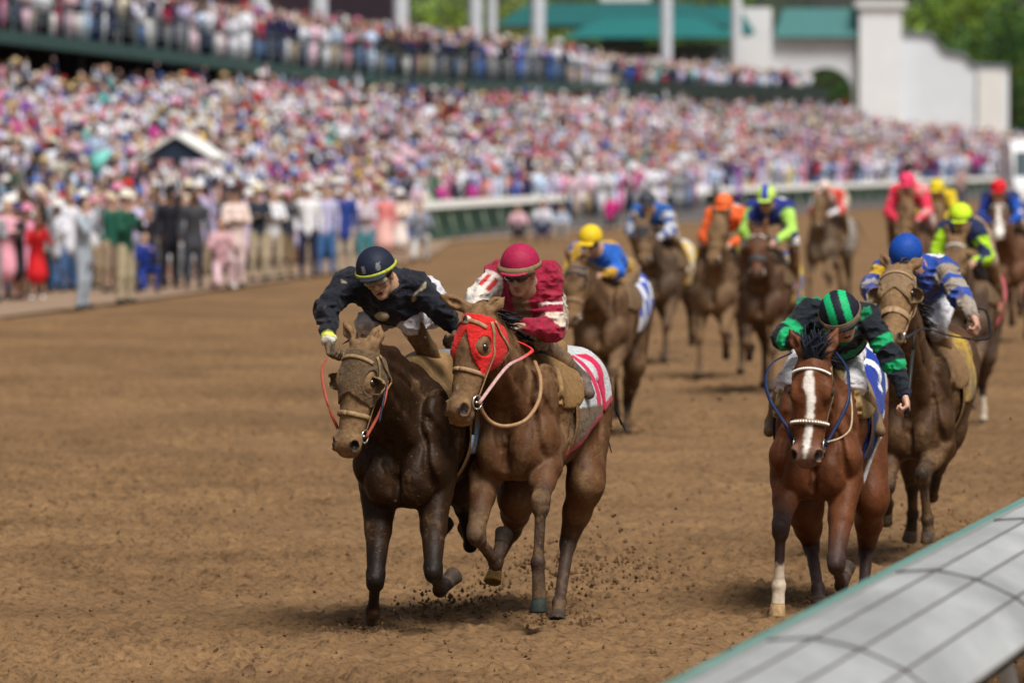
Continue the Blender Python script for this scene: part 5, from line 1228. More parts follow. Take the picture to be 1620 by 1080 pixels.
# ---- grandstand
def floor_z(D): return np.where(D < 35, 0, (D - 35) * .35)
M_DARK = mat_col("dark_concrete", .8, .2, .2, 1, None, False)
gs = empty("grandstand", tuple(TD(100, 45))); tag(gs, "long two-level grandstand with a dark green balcony edge and white columns", "grandstand"); go = TD(100, 45)
def block(mb, t0, t1, D0, D1, z0, z1, col, z0b=None, z1b=None):
    """box in track axes; z0b/z1b are the heights at D1"""
    z0b = z0 if z0b is None else z0b; z1b = z1 if z1b is None else z1b
    mb.hexa([TD(t0, D0, z0) - go, TD(t0, D1, z0b) - go, TD(t1, D1, z0b) - go, TD(t1, D0, z0) - go, TD(t0, D0, z1) - go, TD(t0, D1, z1b) - go, TD(t1, D1, z1b) - go, TD(t1, D0, z1) - go], col)
TE = row_t(1296, 45)
_dk = [(-150, 28), (0, 50), (150, 68), (350, 93), (500, 112), (700, 129), (850, 133), (1000, 133), (1150, 137), (1296, 142)]
_dt, _dz = [], []
for px, py in _dk: t = row_t(px, 45); _dt.append(t); _dz.append(CAM_Z + (234 - py) * TD(t, 45)[1] / F_)
def deck_z(t): return np.interp(t, _dt, _dz)
def slab(mb, t0, t1, D0, D1, za, zb, col, za1=None, zb1=None, zf=None, step=7.0):
    """slab following the deck line: za..zb above the deck at D0, za1..zb1 at D1"""
    za1 = za if za1 is None else za1; zb1 = zb if zb1 is None else zb1; zf = deck_z if zf is None else zf
    ts = np.linspace(t0, t1, max(2, int(abs(t1 - t0) / step))); V = []
    for t in ts: z = float(zf(t)); V += [TD(t, D0, z + za) - go, TD(t, D1, z + za1) - go, TD(t, D1, z + zb1) - go, TD(t, D0, z + zb) - go]
    n_ = len(ts); i_ = np.arange(n_ - 1)[:, None] * 4; j_ = np.arange(4)[None]; j2 = (j_ + 1) % 4; k0 = mb.n
    mb.add(V, np.stack([i_ + j_, i_ + j2, i_ + 4 + j2, i_ + 4 + j_], -1).reshape(-1, 4), col); mb.F[4].append(np.array([[3, 2, 1, 0], [(n_ - 1) * 4 + q for q in range(4)]]) + k0)
T0 = 85; zero = lambda t: 0.0
mb = MB(); slab(mb, 30, 380, 35, 46, -.3, -.02, (.09, .085, .085), 3.5, 3.83, zero); mb.build("lower_seating", M_DARK, gs, smooth=False)
mb = MB(); slab(mb, T0, TE, 45.0, 62, -.40, -.02, (.03, .05, .05), 1.35, 1.85); mb.build("upper_deck", M_DARK, gs, smooth=False)
tb = row_t(985, 45)
mb = MB(); slab(mb, T0, tb, 44.75, 44.98, -.36, .02, (.030, .085, .080)); mb.build("fascia", M_GREEN, gs, smooth=False)
mb = MB(); slab(mb, tb, TE, 44.55, 44.72, -.62, .12, (.010, .035, .032)); mb.build("fascia_board", M_GREEN, gs, smooth=False)
mb = MB(); slab(mb, row_t(800, 45), TE - .5, 44.9, 45.3, -.95, -.66, (.20, .24, .25)); mb.build("lower_beam", M_PLAIN, gs, smooth=False)
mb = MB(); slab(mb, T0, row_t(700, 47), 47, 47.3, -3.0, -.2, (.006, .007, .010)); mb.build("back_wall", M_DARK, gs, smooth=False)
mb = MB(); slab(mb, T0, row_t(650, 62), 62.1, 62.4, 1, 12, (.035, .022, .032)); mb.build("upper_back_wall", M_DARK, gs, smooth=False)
for px in np.arange(-60, 700, 46):
    mb = MB(); t = row_t(px, 46.5); block(mb, t, t + .28, 46.4, 46.7, 3.3, float(deck_z(t)) - .3, (.05, .055, .08)); mb.build("support_post", M_PLAIN, gs, smooth=False)
mb = MB(); ts = np.arange(T0, tb, 1.9)
for h_ in (.40, .70, 1.0): mb.tube([TD(t, 44.86, float(deck_z(t)) + h_) - go for t in ts[::3]], .022, (.10, .14, .14), 5, smooth=False)
for t in ts: mb.box(TD(t, 44.86, float(deck_z(t)) + .5) - go, (.05, .05, 1.0), (.14, .18, .18))
mb.build("railing", M_PLAIN, gs, smooth=False)
for px, w_, yb in ((410, .8, -5), (506, .75, 30), (634, .75, 48), (752, .72, 60), (778, .5, 50), (851, .78, 70), (1054, .72, 108), (1165, .68, 85)):
    t = row_t(px, 54); mb = MB(); mb.tube([TD(t, 54, 6.6) - go, TD(t, 54, 20) - go], w_ / 2 * .9, (.58, .61, .66), 24, smooth=False); mb.build("column", M_PLAIN, gs, smooth=False)
# ---- far walls, towers and pavilion roofs
DW = 430.0; SW = F_ / DW
def wx(px): return (px - 810) / SW
def wz(py): return CAM_Z + (234 - py) / SW
M_STUCCO = mat_col("white_stucco", .85, .25, .06, .5, (.2, .03, 2), False)
M_ROOF = mat_col("teal_roof", .5, .4, .12, .6, (.4, .05, 3), False)
gate = empty("gate_wall", (wx(1390), DW, 0)); tag(gate, "white stucco gate wall with an arched opening, teal tiled hood and stepped parapet", "wall"); gto = A(wx(1390), DW, 0)
ST_ = (.62, .65, .69)
def arch_wall(mb, x0, x1, z1, cx, r, zs, y, th, col, n=14):
    a = np.linspace(math.pi, 0, n); fr_ = [(cx + r * math.cos(q), zs + r * math.sin(q)) for q in a]
    out = [(x0, 0)] + [(x0, z1)] + [(x1, z1)] + [(x1, 0)]
    # columns of quads either side and above
    for (xa, xb) in ((x0, cx - r), (cx + r, x1)): mb.box(((xa + xb) / 2, y, z1 / 2), (xb - xa, th, z1), col)
    for (p, q) in zip(fr_[:-1], fr_[1:]):
        mb.hexa([(p[0], y - th / 2, p[1]), (q[0], y - th / 2, q[1]), (q[0], y + th / 2, q[1]), (p[0], y + th / 2, p[1]), (p[0], y - th / 2, z1), (q[0], y - th / 2, z1), (q[0], y + th / 2, z1), (p[0], y + th / 2, z1)], col)
mb = MB(); arch_wall(mb, wx(1218) - gto[0], wx(1353) - gto[0], wz(62), wx(1306) - gto[0], 43 / SW, wz(150), 0, 1.2, ST_); mb.build("arch_panel", M_STUCCO, gate, smooth=False)
mb = MB(); mb.box((0, -.4, wz(10) / 2), (66 / SW, 2.6, wz(10)), (.70, .72, .75)); mb.box((0, -.4, wz(8)), (80 / SW, 3.2, .55), (.60, .61, .63)); mb.build("tower", M_STUCCO, gate, smooth=False)
mb = MB(); mb.box((wx(1193) - gto[0], -.4, wz(14) / 2), (52 / SW, 2.6, wz(14)), (.66, .68, .71)); mb.build("tower", M_STUCCO, gate, smooth=False)
pf = [(1424, 57), (1462, 58), (1474, 62), (1481, 71), (1487, 82), (1498, 88), (1518, 90), (1527, 95), (1533, 105), (1546, 108), (1594, 109)]
mb = MB(); cap = MB()
def along(m_, pts, zlo, th, col):
    """one strip of wall whose top follows pts; zlo gives the underside"""
    V = []
    for px, py in pts: x, z = wx(px) - gto[0], wz(py); V += [(x, -th, zlo(z)), (x, th, zlo(z)), (x, th, z + (.34 if th > .6 else 0)), (x, -th, z + (.34 if th > .6 else 0))]
    n_ = len(pts); i_ = np.arange(n_ - 1)[:, None] * 4; j_ = np.arange(4)[None]; j2 = (j_ + 1) % 4; k0 = m_.n
    m_.add(V, np.stack([i_ + j_, i_ + j2, i_ + 4 + j2, i_ + 4 + j_], -1).reshape(-1, 4), col); m_.F[4].append(np.array([[3, 2, 1, 0], [(n_ - 1) * 4 + q for q in range(4)]]) + k0)
along(mb, pf, lambda z: 0.0, .55, (.62, .66, .71)); along(cap, pf, lambda z: z + .01, .75, (.16, .18, .20))
mb.box((wx(1565) - gto[0], -.3, wz(112) / 2), (40 / SW, 1.2, wz(112)), (.66, .66, .65)); mb.build("stepped_wall", M_STUCCO, gate, smooth=False); cap.build("coping", M_PLAIN, gate, smooth=False)
def gable(mb, x0, x1, y0, y1, z0, z1, col, inset=0.0):
    ym = (y0 + y1) / 2; e = .2
    mb.hexa([(x0, y0, z0), (x1, y0, z0), (x1, y1, z0), (x0, y1, z0), (x0 + inset, ym - e, z1), (x1 - inset, ym - e, z1), (x1 - inset, ym + e, z1), (x0 + inset, ym + e, z1)], col)
mb = MB(); gable(mb, wx(1222) - gto[0], wx(1382) - gto[0], -1.5, 2.6, wz(60), wz(14), (.008, .12, .12), .8); mb.build("hood_roof", M_ROOF, gate, smooth=False)
pav = empty("pavilion", (wx(985), DW - 25, 0)); tag(pav, "low pavilion with sweeping teal roofs and a white chimney block beyond the stand", "building"); po = A(wx(985), DW - 25, 0)
mb = MB(); gable(mb, wx(784) - po[0], wx(1128) - po[0], -8, 8, wz(56), wz(20), (.006, .10, .10), 2.4); mb.build("roof", M_ROOF, pav, smooth=False)
mb = MB(); gable(mb, wx(1010) - po[0], wx(1182) - po[0], 10, 22, wz(60), wz(16), (.007, .11, .11), 1.0); mb.build("roof", M_ROOF, pav, smooth=False)
mb = MB(); gable(mb, wx(880) - po[0], wx(1140) - po[0], -15, -9, wz(76), wz(47), (.010, .13, .13), 3.0); mb.build("lower_roof", M_ROOF, pav, smooth=False)
mb = MB(); mb.box((wx(980) - po[0], 6, wz(12) / 2), (66 / SW, 3, wz(12)), (.62, .63, .65)); mb.box((wx(980) - po[0], 6, wz(9)), (76 / SW, 3.6, .5), (.6, .6, .6)); mb.build("chimney_block", M_STUCCO, pav, smooth=False)
mb = MB(); mb.box((0, 3, wz(80) / 2), (300 / SW, 8, wz(80)), (.04, .06, .06)); mb.build("wall", M_PLAIN, pav, smooth=False)
# ---- white van by the far rail
def build_van():
    d = 232.0; x = at_depth(1628, 300, d)[0]; root = empty("parked_van", (x, d, 0), math.atan2(-TRACK[1], -TRACK[0]) + rad(14)); tag(root, "white high-roofed van parked by the far rail at the right edge", "van")
    mb = MB(); prof = [(-2.7, .45), (-2.7, 2.55), (-2.5, 3.05), (1.2, 3.1), (1.75, 2.7), (2.15, 1.65), (2.9, 1.3), (3.0, .5)]
    Lp = np.array([[p, -1.0, z] for p, z in prof]); Rp = Lp * A(1, -1, 1); V = np.vstack([Lp * A(1, .94, 1), Rp * A(1, .94, 1)]); n_ = len(prof)
    mb.add(V, [[k, (k + 1) % n_, (k + 1) % n_ + n_, k + n_] for k in range(n_)], (.78, .80, .82)); mb.F[4].append(np.array([[0, 1, 2, 3], [0, 3, 4, 7], [7, 4, 5, 6]])[:, ::-1]); mb.F[4].append(np.array([[0, 1, 2, 3], [0, 3, 4, 7], [7, 4, 5, 6]]) + n_)
    mb.build("body", M_GLOSSW, root, smooth=False)
    mb = MB(); mb.hexa([(2.20, -.86, 1.68), (2.22, .86, 1.68), (2.24, .86, 1.66), (2.22, -.86, 1.66), (1.80, -.80, 2.62), (1.80, .80, 2.62), (1.84, .80, 2.66), (1.84, -.80, 2.66)], (.02, .05, .06)); mb.build("windscreen", M_GLOSS, root, smooth=False)
    for s in (-1, 1):
        mb = MB(); mb.box((1.35, s * .955, 2.0), (.9, .03, .7), (.02, .05, .06)); mb.build("side_window", M_GLOSS, root, smooth=False)
        for xx in (-1.7, 1.9):
            mb = MB(); mb.tube([(xx, s * .75, .38), (xx, s * 1.0, .38)], .38, (.02, .02, .02), 18, smooth=False); mb.build("wheel", M_PLAIN, root)
        mb = MB(); mb.box((2.96, s * .68, .95), (.08, .36, .22), (.75, .76, .72)); mb.build("headlight", M_GLOSSW, root, smooth=False)
    mb = MB(); mb.box((3.0, 0, .55), (.18, 1.8, .28), (.05, .05, .05)); mb.build("bumper", M_PLAIN, root, smooth=False)
M_GLOSSW = mat_col("glossy_white", .3, .5, .03, 3, None, False, coat=.3); build_van()
# ---- trees
def mat_leaf():
    m = mat_col("leaves", .6, .3, .35, .9, None, False); return m
M_LEAF = mat_leaf(); M_BARK = mat_col("bark", .9, .2, .3, 6, None, False)
def tree(x, y, h, w, col, label, n=2600, seed=0):
    rng = np.random.default_rng(seed); root = empty("tree", (x, y, 0)); tag(root, label, "tree", "trees beyond the stands")
    mb = MB(); mb.tube([(0, 0, -.2), (.1, 0, h * .25), (-.1, .1, h * .55), (.1, 0, h * .8)], [.42, .34, .22, .06], (.06, .045, .03), 8)
    for k in range(7):
        a = rng.uniform(0, 6.28); z0 = h * rng.uniform(.2, .5); mb.tube([(0, 0, z0), (math.cos(a) * w * .25, math.sin(a) * w * .25, z0 + h * .12), (math.cos(a) * w * .42, math.sin(a) * w * .42, z0 + h * .28)], [.16, .1, .03], (.06, .045, .03), 6)
    mb.build("trunk", M_BARK, root)
    cl = rng.normal(0, 1, (26, 3)); cl /= np.linalg.norm(cl, axis=1)[:, None]; cl *= rng.uniform(.35, 1, (26, 1)) ** .5 * A(w * .42, w * .42, h * .36); cl += A(0, 0, h * .60)
    k = rng.integers(0, 26, n); c = cl[k] + rng.normal(0, 1, (n, 3)) * A(w * .085, w * .085, h * .055); s = rng.uniform(.16, .42, n)
    q = rng.normal(0, 1, (n, 2, 3)); q[:, 0] /= np.linalg.norm(q[:, 0], axis=1)[:, None]; q[:, 1] -= q[:, 0] * (q[:, 0] * q[:, 1]).sum(1)[:, None]; q[:, 1] /= np.linalg.norm(q[:, 1], axis=1)[:, None]
    V = np.stack([c - q[:, 0] * s[:, None], c + q[:, 1] * s[:, None] * .6, c + q[:, 0] * s[:, None], c - q[:, 1] * s[:, None] * .6], 1).reshape(-1, 3)
    tone = rng.uniform(.6, 1.35, 26)[k] * rng.uniform(.7, 1.3, n); C = np.repeat(np.array(col)[None] * tone[:, None], 4, 0)
    link("crown", mesh_np("crown", V, np.arange(4 * n).reshape(-1, 4), False, C), M_LEAF, root)
BRI, MID, DRK = (.14, .23, .022), (.075, .16, .018), (.030, .090, .016)
for k, (px, d, h, w, col, lab) in enumerate((
    (660, 560, 19, 17, BRI, "yellow-green tree seen between the first two white columns"), (735, 600, 21, 18, BRI, "yellow-green tree beyond the paired white columns"), (808, 540, 17, 15, (.15, .20, .03), "pale yellow-green tree left of the teal pavilion roof"),
    (880, 620, 20, 18, MID, "mid green tree behind the teal pavilion roof's left end"), (950, 600, 19, 17, MID, "mid green tree behind the white chimney block"), (1040, 640, 20, 18, DRK, "dark green tree right of the white chimney block"), (1120, 610, 20, 17, MID, "mid green tree behind the pavilion's right roof"),
    (1205, 640, 21, 18, DRK, "dark green tree behind the left gate tower"), (1300, 600, 19, 17, DRK, "dark tree seen above the teal hood and through the arch"), (1345, 640, 15, 14, DRK, "dark tree seen low through the arch"),
    (1455, 580, 21, 16, MID, "mid green tree directly right of the tall gate tower"), (1520, 520, 20, 15, BRI, "bright green tree above the stepped wall"), (1580, 620, 25, 19, DRK, "tall dark green tree in the top right corner"), (1600, 500, 15, 13, DRK, "dark green tree right of the stepped wall's end"), (1650, 560, 22, 18, DRK, "dark green tree at the far right edge"))):
    tree((px - 810) / F_ * d, d, h, w, col, lab, seed=k + 5)
# ================================================================== THE CROWD
def mat_obj(name, prop, rough=.7, var=.18):
    """colour read from each spectator's own custom property"""
    m, N, L, b = mat_new(name); at = N.new("ShaderNodeAttribute"); at.attribute_type = 'OBJECT'; at.attribute_name = prop
    n1 = noise_node(N, L, 7, 4, .6); g = ramp(N, L, n1.outputs[0], [(.3, (1 - var,) * 3), (.7, (1 + var,) * 3)])
    c = mixc(N, L, 1, at.outputs['Color'], g.outputs[0], 'MULTIPLY'); L.new(c, b.inputs['Base Color']); b.inputs['Roughness'].default_value = rough; b.inputs['Specular IOR Level'].default_value = .25
    return m
SLOTS = ['skin', 'hair', 'top', 'bottom', 'shoes', 'hat', 'lining']
MS = [mat_obj("spectator_" + s, s) for s in SLOTS]
def person_prims(arm='down', legs='stand', skirt=False, hat=None, lean=0.0, jacket=False):
    """facing +X, about 1.72 m tall; tags index SLOTS"""
    P = []
    hz = .92; kz = .50; pel = A(0, 0, hz)
    if legs == 'crouch': pel = A(-.12, 0, .50)
    if legs == 'sit': pel = A(-.05, 0, .30)
    tl = nrm(A(lean, 0, 1)); ch = pel + tl * .42; nk = ch + tl * .14; hd = nk + nrm(A(lean * .4 + .12, 0, 1)) * .17
    P += [ell(hd, (.095, .078, .118), .02, 0), ell(hd + A(.085, 0, -.02), (.022, .016, .022), .02, 0), cone(hd - A(0, 0, .08), nk, .055, .06, .03, 0)]
    P += [ell(hd + A(-.022, 0, .032), (.095, .086, .105), .01, 1)]
    if hat == 'long': P += [cone(hd + A(-.06, 0, 0), hd + A(-.10, 0, -.26), .075, .06, .02, 1)]
    P += [cone(pel, ch, .145, .165, .06, 2, (1, 0, 0), .72, .70), cone(ch, nk, .14, .07, .05, 2, (1, 0, 0), .75)]
    if jacket: P += [cone(pel + A(0, 0, -.12), pel + A(0, 0, .15), .175, .15, .04, 2, (1, 0, 0), .75)]
    for q in (-1, 1):
        sh = ch + A(0, .185 * q, .08)
        if arm == 'down': el, wr = sh + A(-.02, .06 * q, -.28), sh + A(.06, .05 * q, -.52)
        elif arm == 'phone': el, wr = sh + A(.16, .05 * q, -.20), hd + A(.28, .06 * q, -.02)
        elif arm == 'raise': el, wr = (sh + A(.08, .06 * q, .27), sh + A(.12, -.02 * q, .54)) if q > 0 else (sh + A(.10, .06 * q, -.22), sh + A(.26, .0, -.06))
        elif arm == 'cheer': el, wr = sh + A(.06, .12 * q, .22), sh + A(.10, .08 * q, .48)
        elif arm == 'clap': el, wr = sh + A(.10, .06 * q, -.24), ch + A(.34, .03 * q, .02)
        elif arm == 'fold': el, wr = sh + A(.06, .06 * q, -.24), ch + A(.22, -.08 * q, -.12)
        P += [cone(ch + A(0, .12 * q, .07), sh, .085, .068, .04, 2), cone(sh, el, .062, .050, .02, 2), cone(el, wr * .9 + el * .1, .050, .036, .02, 2), ell(wr + nrm(wr - el) * .05, (.042, .036, .042), .02, 0)]
        hp = pel + A(0, .09 * q, -.04)
        if legs == 'stand': kn, an = hp + A(.02, .02 * q, -.42), A(-.02, .12 * q, .09)
        elif legs == 'step': kn, an = hp + A(.10 * q + .03, .02 * q, -.40), A(.20 * q, .11 * q, .09)
        elif legs == 'crouch': kn, an = (pel + A(.38, .14 * q, .04), A(.22, .14 * q, .09)) if q > 0 else (A(.20, .15 * q, .12), A(-.22, .15 * q, .09))
        else: kn, an = pel + A(.34, .12 * q, .24), A(.46, .13 * q, .09)
        bare = skirt
        P += [cone(hp, kn, .098 if not bare else .085, .070, .04, 3 if not bare else 0), cone(kn, an, .070 if not bare else .055, .048 if not bare else .04, .02, 3 if not bare else 0), cone(an + A(-.03, 0, -.045), an + A(.15, 0, -.05), .045, .038, .02, 4)]
    if skirt: P += [cone(pel + A(0, 0, .10), pel + A(.03 + (.12 if legs != 'stand' else 0), 0, -.36), .15, .225, .04, 3, (1, 0, 0), .8)]
    if hat in ('brim', 'wide'):
        r = .19 if hat == 'brim' else .27
        P += [ell(hd + A(-.005, 0, .085), (r, r * .95, .016), .01, 5), ell(hd + A(-.005, 0, .13), (.108, .098, .075), .015, 5)]
    if hat == 'cap': P += [ell(hd + A(-.01, 0, .075), (.108, .094, .075), .01, 5), ell(hd + A(.11, 0, .055), (.07, .06, .012), .01, 5)]
    return P
_pc = {}
def person_mesh(key, **k):
    if key in _pc: return _pc[key]
    P = person_prims(**k); V, F = sdf_mesh(P, .030); tg = nearest_tag(P, V)
    fm = np.sort(tg[F], 1)[:, 1]; me = mesh_np("spectator_" + key, V, F, True, None, None, fm)
    for m in MS: me.materials.append(m)
    _pc[key] = me; return me
VAR = {}
for arm in ('down', 'phone', 'raise', 'cheer', 'clap', 'fold'):
    for ht in (None, 'brim', 'cap', 'long', 'wide'):
        VAR[(arm, ht)] = dict(arm=arm, hat=ht, skirt=(ht in ('long', 'wide')), jacket=(ht not in ('long', 'wide') and arm in ('down', 'clap')))
PAL = [('white', (.74, .75, .82), 30), ('pale pink', (.72, .50, .60), 17), ('pink', (.66, .26, .38), 8), ('lavender', (.50, .46, .68), 18), ('pale blue', (.44, .56, .74), 17), ('navy', (.015, .022, .07), 18), ('crimson', (.30, .015, .05), 5), ('red', (.58, .03, .03), 3), ('black', (.015, .015, .018), 13), ('royal blue', (.03, .10, .42), 5), ('cream', (.66, .60, .50), 5), ('grey', (.26, .27, .30), 6), ('coral', (.68, .26, .20), 3), ('magenta', (.50, .04, .26), 5), ('teal', (.05, .34, .34), 2), ('purple', (.18, .06, .28), 4), ('yellow', (.68, .50, .10), 2), ('green', (.05, .20, .10), 2)]
PW = np.array([p[2] for p in PAL], float); PW /= PW.sum()
SKINS = [(.52, .32, .24), (.58, .37, .29), (.46, .27, .19), (.40, .23, .15), (.20, .10, .06), (.13, .065, .04), (.55, .34, .27)]
HAIRS = [('dark', (.012, .009, .007)), ('brown', (.045, .024, .012)), ('blond', (.30, .19, .09)), ('grey', (.28, .27, .26))]
BOT = [('navy', (.02, .028, .07)), ('khaki', (.36, .28, .18)), ('black', (.015, .015, .018)), ('blue', (.06, .12, .26)), ('grey', (.20, .20, .22)), ('white', (.66, .65, .64))]
HATC = [('white', (.76, .75, .72)), ('straw', (.56, .42, .22)), ('white', (.76, .75, .72)), ('cream', (.68, .60, .46)), ('pink', (.66, .25, .36)), ('black', (.02, .02, .022)), ('red', (.55, .03, .03)), ('blue', (.06, .16, .45))]
GRP = "spectators crowding the apron and stands"
def setp(o, **k):
    for a, v in k.items(): o[a] = [float(q) for q in v]
def spectator(key, kw, x, y, z, yaw, sc, cols, label, group=GRP):
    o = bpy.data.objects.new("person", person_mesh(key, **kw)); COL.objects.link(o); o.location = (x, y, z); o.rotation_euler = (0, 0, yaw); o.scale = (sc,) * 3
    setp(o, **cols); o['label'] = label; o['category'] = 'spectator'; o['group'] = group; return o
# ---- people one can tell apart along the front of the apron: (px, foot py, height px, facing deg, key, kwargs, colours, label)
W_ = (.74, .74, .75); NV = (.014, .02, .065); KH = (.40, .33, .21); BK = (.014, .014, .017); SK = SKINS
def C_(top, bot, skin=SK[0], hair=HAIRS[0][1], hat=W_, shoes=BK): return dict(skin=skin, hair=hair, top=top, bottom=bot, shoes=shoes, hat=hat, lining=W_)
front = [
 (132, 489, 172, -20, 'phone_suit', dict(arm='phone', jacket=True), C_((.34, .39, .45), (.36, .41, .47)), "man in a pale grey suit standing forward on the apron, phone held up"),
 (198, 480, 178, -35, 'phone_hat', dict(arm='clap', hat='brim'), C_((.010, .075, .045), (.42, .36, .24), hat=(.70, .66, .56)), "man in a white cowboy hat, dark green sweater and khaki trousers on the apron"),
 (58, 474, 128, -75, 'crouch_dress', dict(arm='phone', hat='long', skirt=True, lean=.25), C_((.55, .012, .018), (.58, .012, .018), SK[4], BK, shoes=W_), "woman in a bright red dress and white shoes bending with a camera"),
 (12, 474, 152, -70, 'stand_dress', dict(arm='fold', hat='long', skirt=True), C_((.70, .36, .44), (.68, .30, .38), SK[0], HAIRS[2][1]), "woman in a pink flowered dress at the far left of the apron"),
 (92, 456, 130, -60, 'crouch_cam', dict(arm='phone', legs='crouch', hat='cap'), C_((.02, .05, .16), (.04, .13, .32), hat=(.72, .20, .02)), "photographer in an orange cap crouching in blue jeans on the apron"),
 (175, 462, 150, -50, 'down_cap', dict(arm='down', hat='cap'), C_((.012, .09, .06), (.30, .22, .15), hat=(.66, .56, .38)), "man in a dark green jacket and tan cap behind the grey suit"),
 (232, 462, 70, -60, 'crouch_sit', dict(arm='clap', legs='crouch'), C_((.01, .03, .20), (.01, .03, .20)), "man in a royal blue suit squatting beside the khaki trousers"),
 (268, 455, 158, -60, 'down_suit', dict(arm='down', jacket=True, hat='brim'), C_((.010, .010, .016), (.012, .013, .02), SK[4], hat=BK), "man in a black suit and black hat, left of the charcoal suited man"),
 (306, 456, 160, -80, 'lean_suit', dict(arm='down', jacket=True, lean=.18), C_((.055, .058, .068), (.03, .036, .05), SK[5], BK), "man in a charcoal suit leaning forward on the apron"),
 (247, 449, 146, -55, 'down_plain', dict(arm='down'), C_((.10, .10, .14), (.30, .29, .28), SK[4]), "man in a slate jacket and light grey trousers left of the two dark suits"),
 (372, 454, 160, -70, 'clap_suit', dict(arm='fold', jacket=True, hat='brim'), C_((.74, .60, .55), (.72, .56, .55), hat=BK), "man in a pale pink suit and black hat on the apron"),
 (352, 456, 92, -70, 'crouch_pink', dict(arm='clap', legs='crouch', hat='long'), C_((.56, .34, .38), (.60, .42, .46), SK[2], (.10, .03, .02), shoes=W_), "woman in dusty pink crouching in front of the pale pink suit"),
 (408, 444, 150, -65, 'fold_vest', dict(arm='fold', hat='brim'), C_((.02, .03, .045), (.42, .35, .24), hat=(.70, .62, .45)), "man in a dark vest, straw hat and khaki trousers with arms folded"),
 (432, 441, 138, -65, 'fold_white', dict(arm='fold'), C_((.70, .72, .76), (.40, .33, .24)), "man in a white shirt with arms folded next to the dark vest"),
 (487, 438, 142, -80, 'down_capw', dict(arm='down', hat='cap'), C_((.76, .77, .80), (.012, .018, .05), hat=(.76, .76, .76)), "man in a white shirt, white cap and navy trousers on the apron"),
 (452, 438, 128, -60, 'phone_dark', dict(arm='phone'), C_((.03, .035, .05), (.26, .19, .11), SK[4]), "man in a dark jacket and brown trousers holding a phone up"),
 (516, 434, 135, -80, 'down_lav', dict(arm='down'), C_((.46, .45, .66), (.05, .15, .36)), "man in a lavender shirt and blue jeans on the apron"),
 (545, 432, 134, -85, 'down_blue', dict(arm='down', jacket=True), C_((.018, .045, .24), (.46, .40, .31)), "man in a royal blue blazer and beige trousers at the right of the standing row"),
 (608, 422, 118, -85, 'down_coral', dict(arm='down', hat='long', skirt=True), C_((.70, .22, .22), (.72, .42, .38)), "woman in coral standing near the left end of the white rail"),
 (632, 418, 112, -85, 'down_cream', dict(arm='fold', hat='wide', skirt=True), C_((.72, .60, .52), (.74, .64, .60)), "woman in a cream dress beside the coral dress"),
 (578, 427, 118, -80, 'down_teal', dict(arm='fold'), C_((.50, .44, .50), (.04, .24, .30)), "person in a mauve top and teal trousers on the apron"),
 (664, 414, 82, -85, 'sit_grey', dict(arm='clap', legs='crouch'), C_((.22, .24, .30), (.46, .44, .42)), "photographer in grey crouching at the left end of the white rail"),
 (648, 406, 74, -85, 'crouch_bluebag', dict(arm='fold', legs='crouch'), C_((.03, .16, .52), (.5, .46, .44)), "person in bright blue crouching at the left end of the rail"),
 (820, 384, 52, -90, 'sit_pink', dict(arm='clap', legs='sit'), C_((.66, .42, .48), BK), "person in a pale pink shirt sitting on the dirt against the green boards"),
 (858, 382, 56, -90, 'sit_white', dict(arm='clap', legs='sit', hat=None, skirt=False), C_((.62, .62, .70), (.012, .02, .08)), "person in a white shirt and navy trousers sitting against the green boards"),
 (888, 380, 48, -90, 'sit_blue', dict(arm='fold', legs='sit'), C_((.36, .42, .54), (.30, .26, .24)), "person in a pale blue shirt sitting rightmost against the green boards"),
 (966, 364, 46, -90, 'crouch_mag', dict(arm='phone', legs='crouch'), C_((.78, .03, .30), BK), "photographer in hot magenta crouching by the green boards"),
 (1520, 330, 62, -95, 'phone_far', dict(arm='phone'), C_((.60, .40, .40), (.05, .05, .08)), "person in dull pink with a camera on the track side of the far rail"),
 (18, 300, 118, -70, 'cheer_red', dict(arm='cheer'), C_((.60, .015, .02), (.7, .6, .6)), None),
]
for (px, py, hpx, face, key, kw, cols, lab) in front[:-1]:
    g = on_ground(px, py, .0); s = F_ / g[1]; full = {'crouch': 1.12, 'sit': .98}.get(kw.get('legs'), 1.72)
    sc = np.clip(hpx / s / full, .86, 1.12); spectator(key, kw, g[0], g[1], 0.0, rad(face), sc, cols, lab, GRP)
# ---- everyone else: positions on the apron, the terraces and the balcony
rng = np.random.default_rng(4242); pos = []
def inframe(p, m=40):
    s = F_ / p[1]; x = 810 + p[0] * s; yt = 234 - (p[2] + 1.9 - CAM_Z) * s; yb = 234 - (p[2] - CAM_Z) * s; return -m < x < 1620 + m and yb > -10
def front_D(t): return np.interp(t, [40, 78, 100, 122, 140, 147, 153, 260, 330, 480], [24.8, 25.4, 26.6, 29.0, 31.5, 34.2, 35.4, 36.6, 37.4, 38.5])
for D in np.arange(24.6, 46.0, .88):
    for t in np.arange(60, 470, .66):
        tt = t + rng.normal(0, .12); d = D + rng.normal(0, .16); fd_ = float(front_D(tt))
        if d < fd_ + (1.5 if tt < 148 else 0): continue
        if d > 45 and tt > 30: continue
        if tt > TE + 10 and d > 44 - (tt - TE) * .05: continue
        if tt > 395: continue
        if rng.random() < .10: continue
        p = TD(tt, d, float(floor_z(d)))
        if inframe(p): pos.append((p, 0))
for D in np.arange(45.7, 61.5, .95):
    for t in np.arange(90, TE, .66):
        tt = t + rng.normal(0, .13); d = D + rng.normal(0, .14)
        if rng.random() < .13: continue
        lw = float(sstep(tb - 20, tb + 14, tt)); p = TD(tt, d, float(deck_z(tt)) - .85 * lw + (.11 - .045 * lw) * (d - 45)); 
        if inframe(p): pos.append((p, 1))
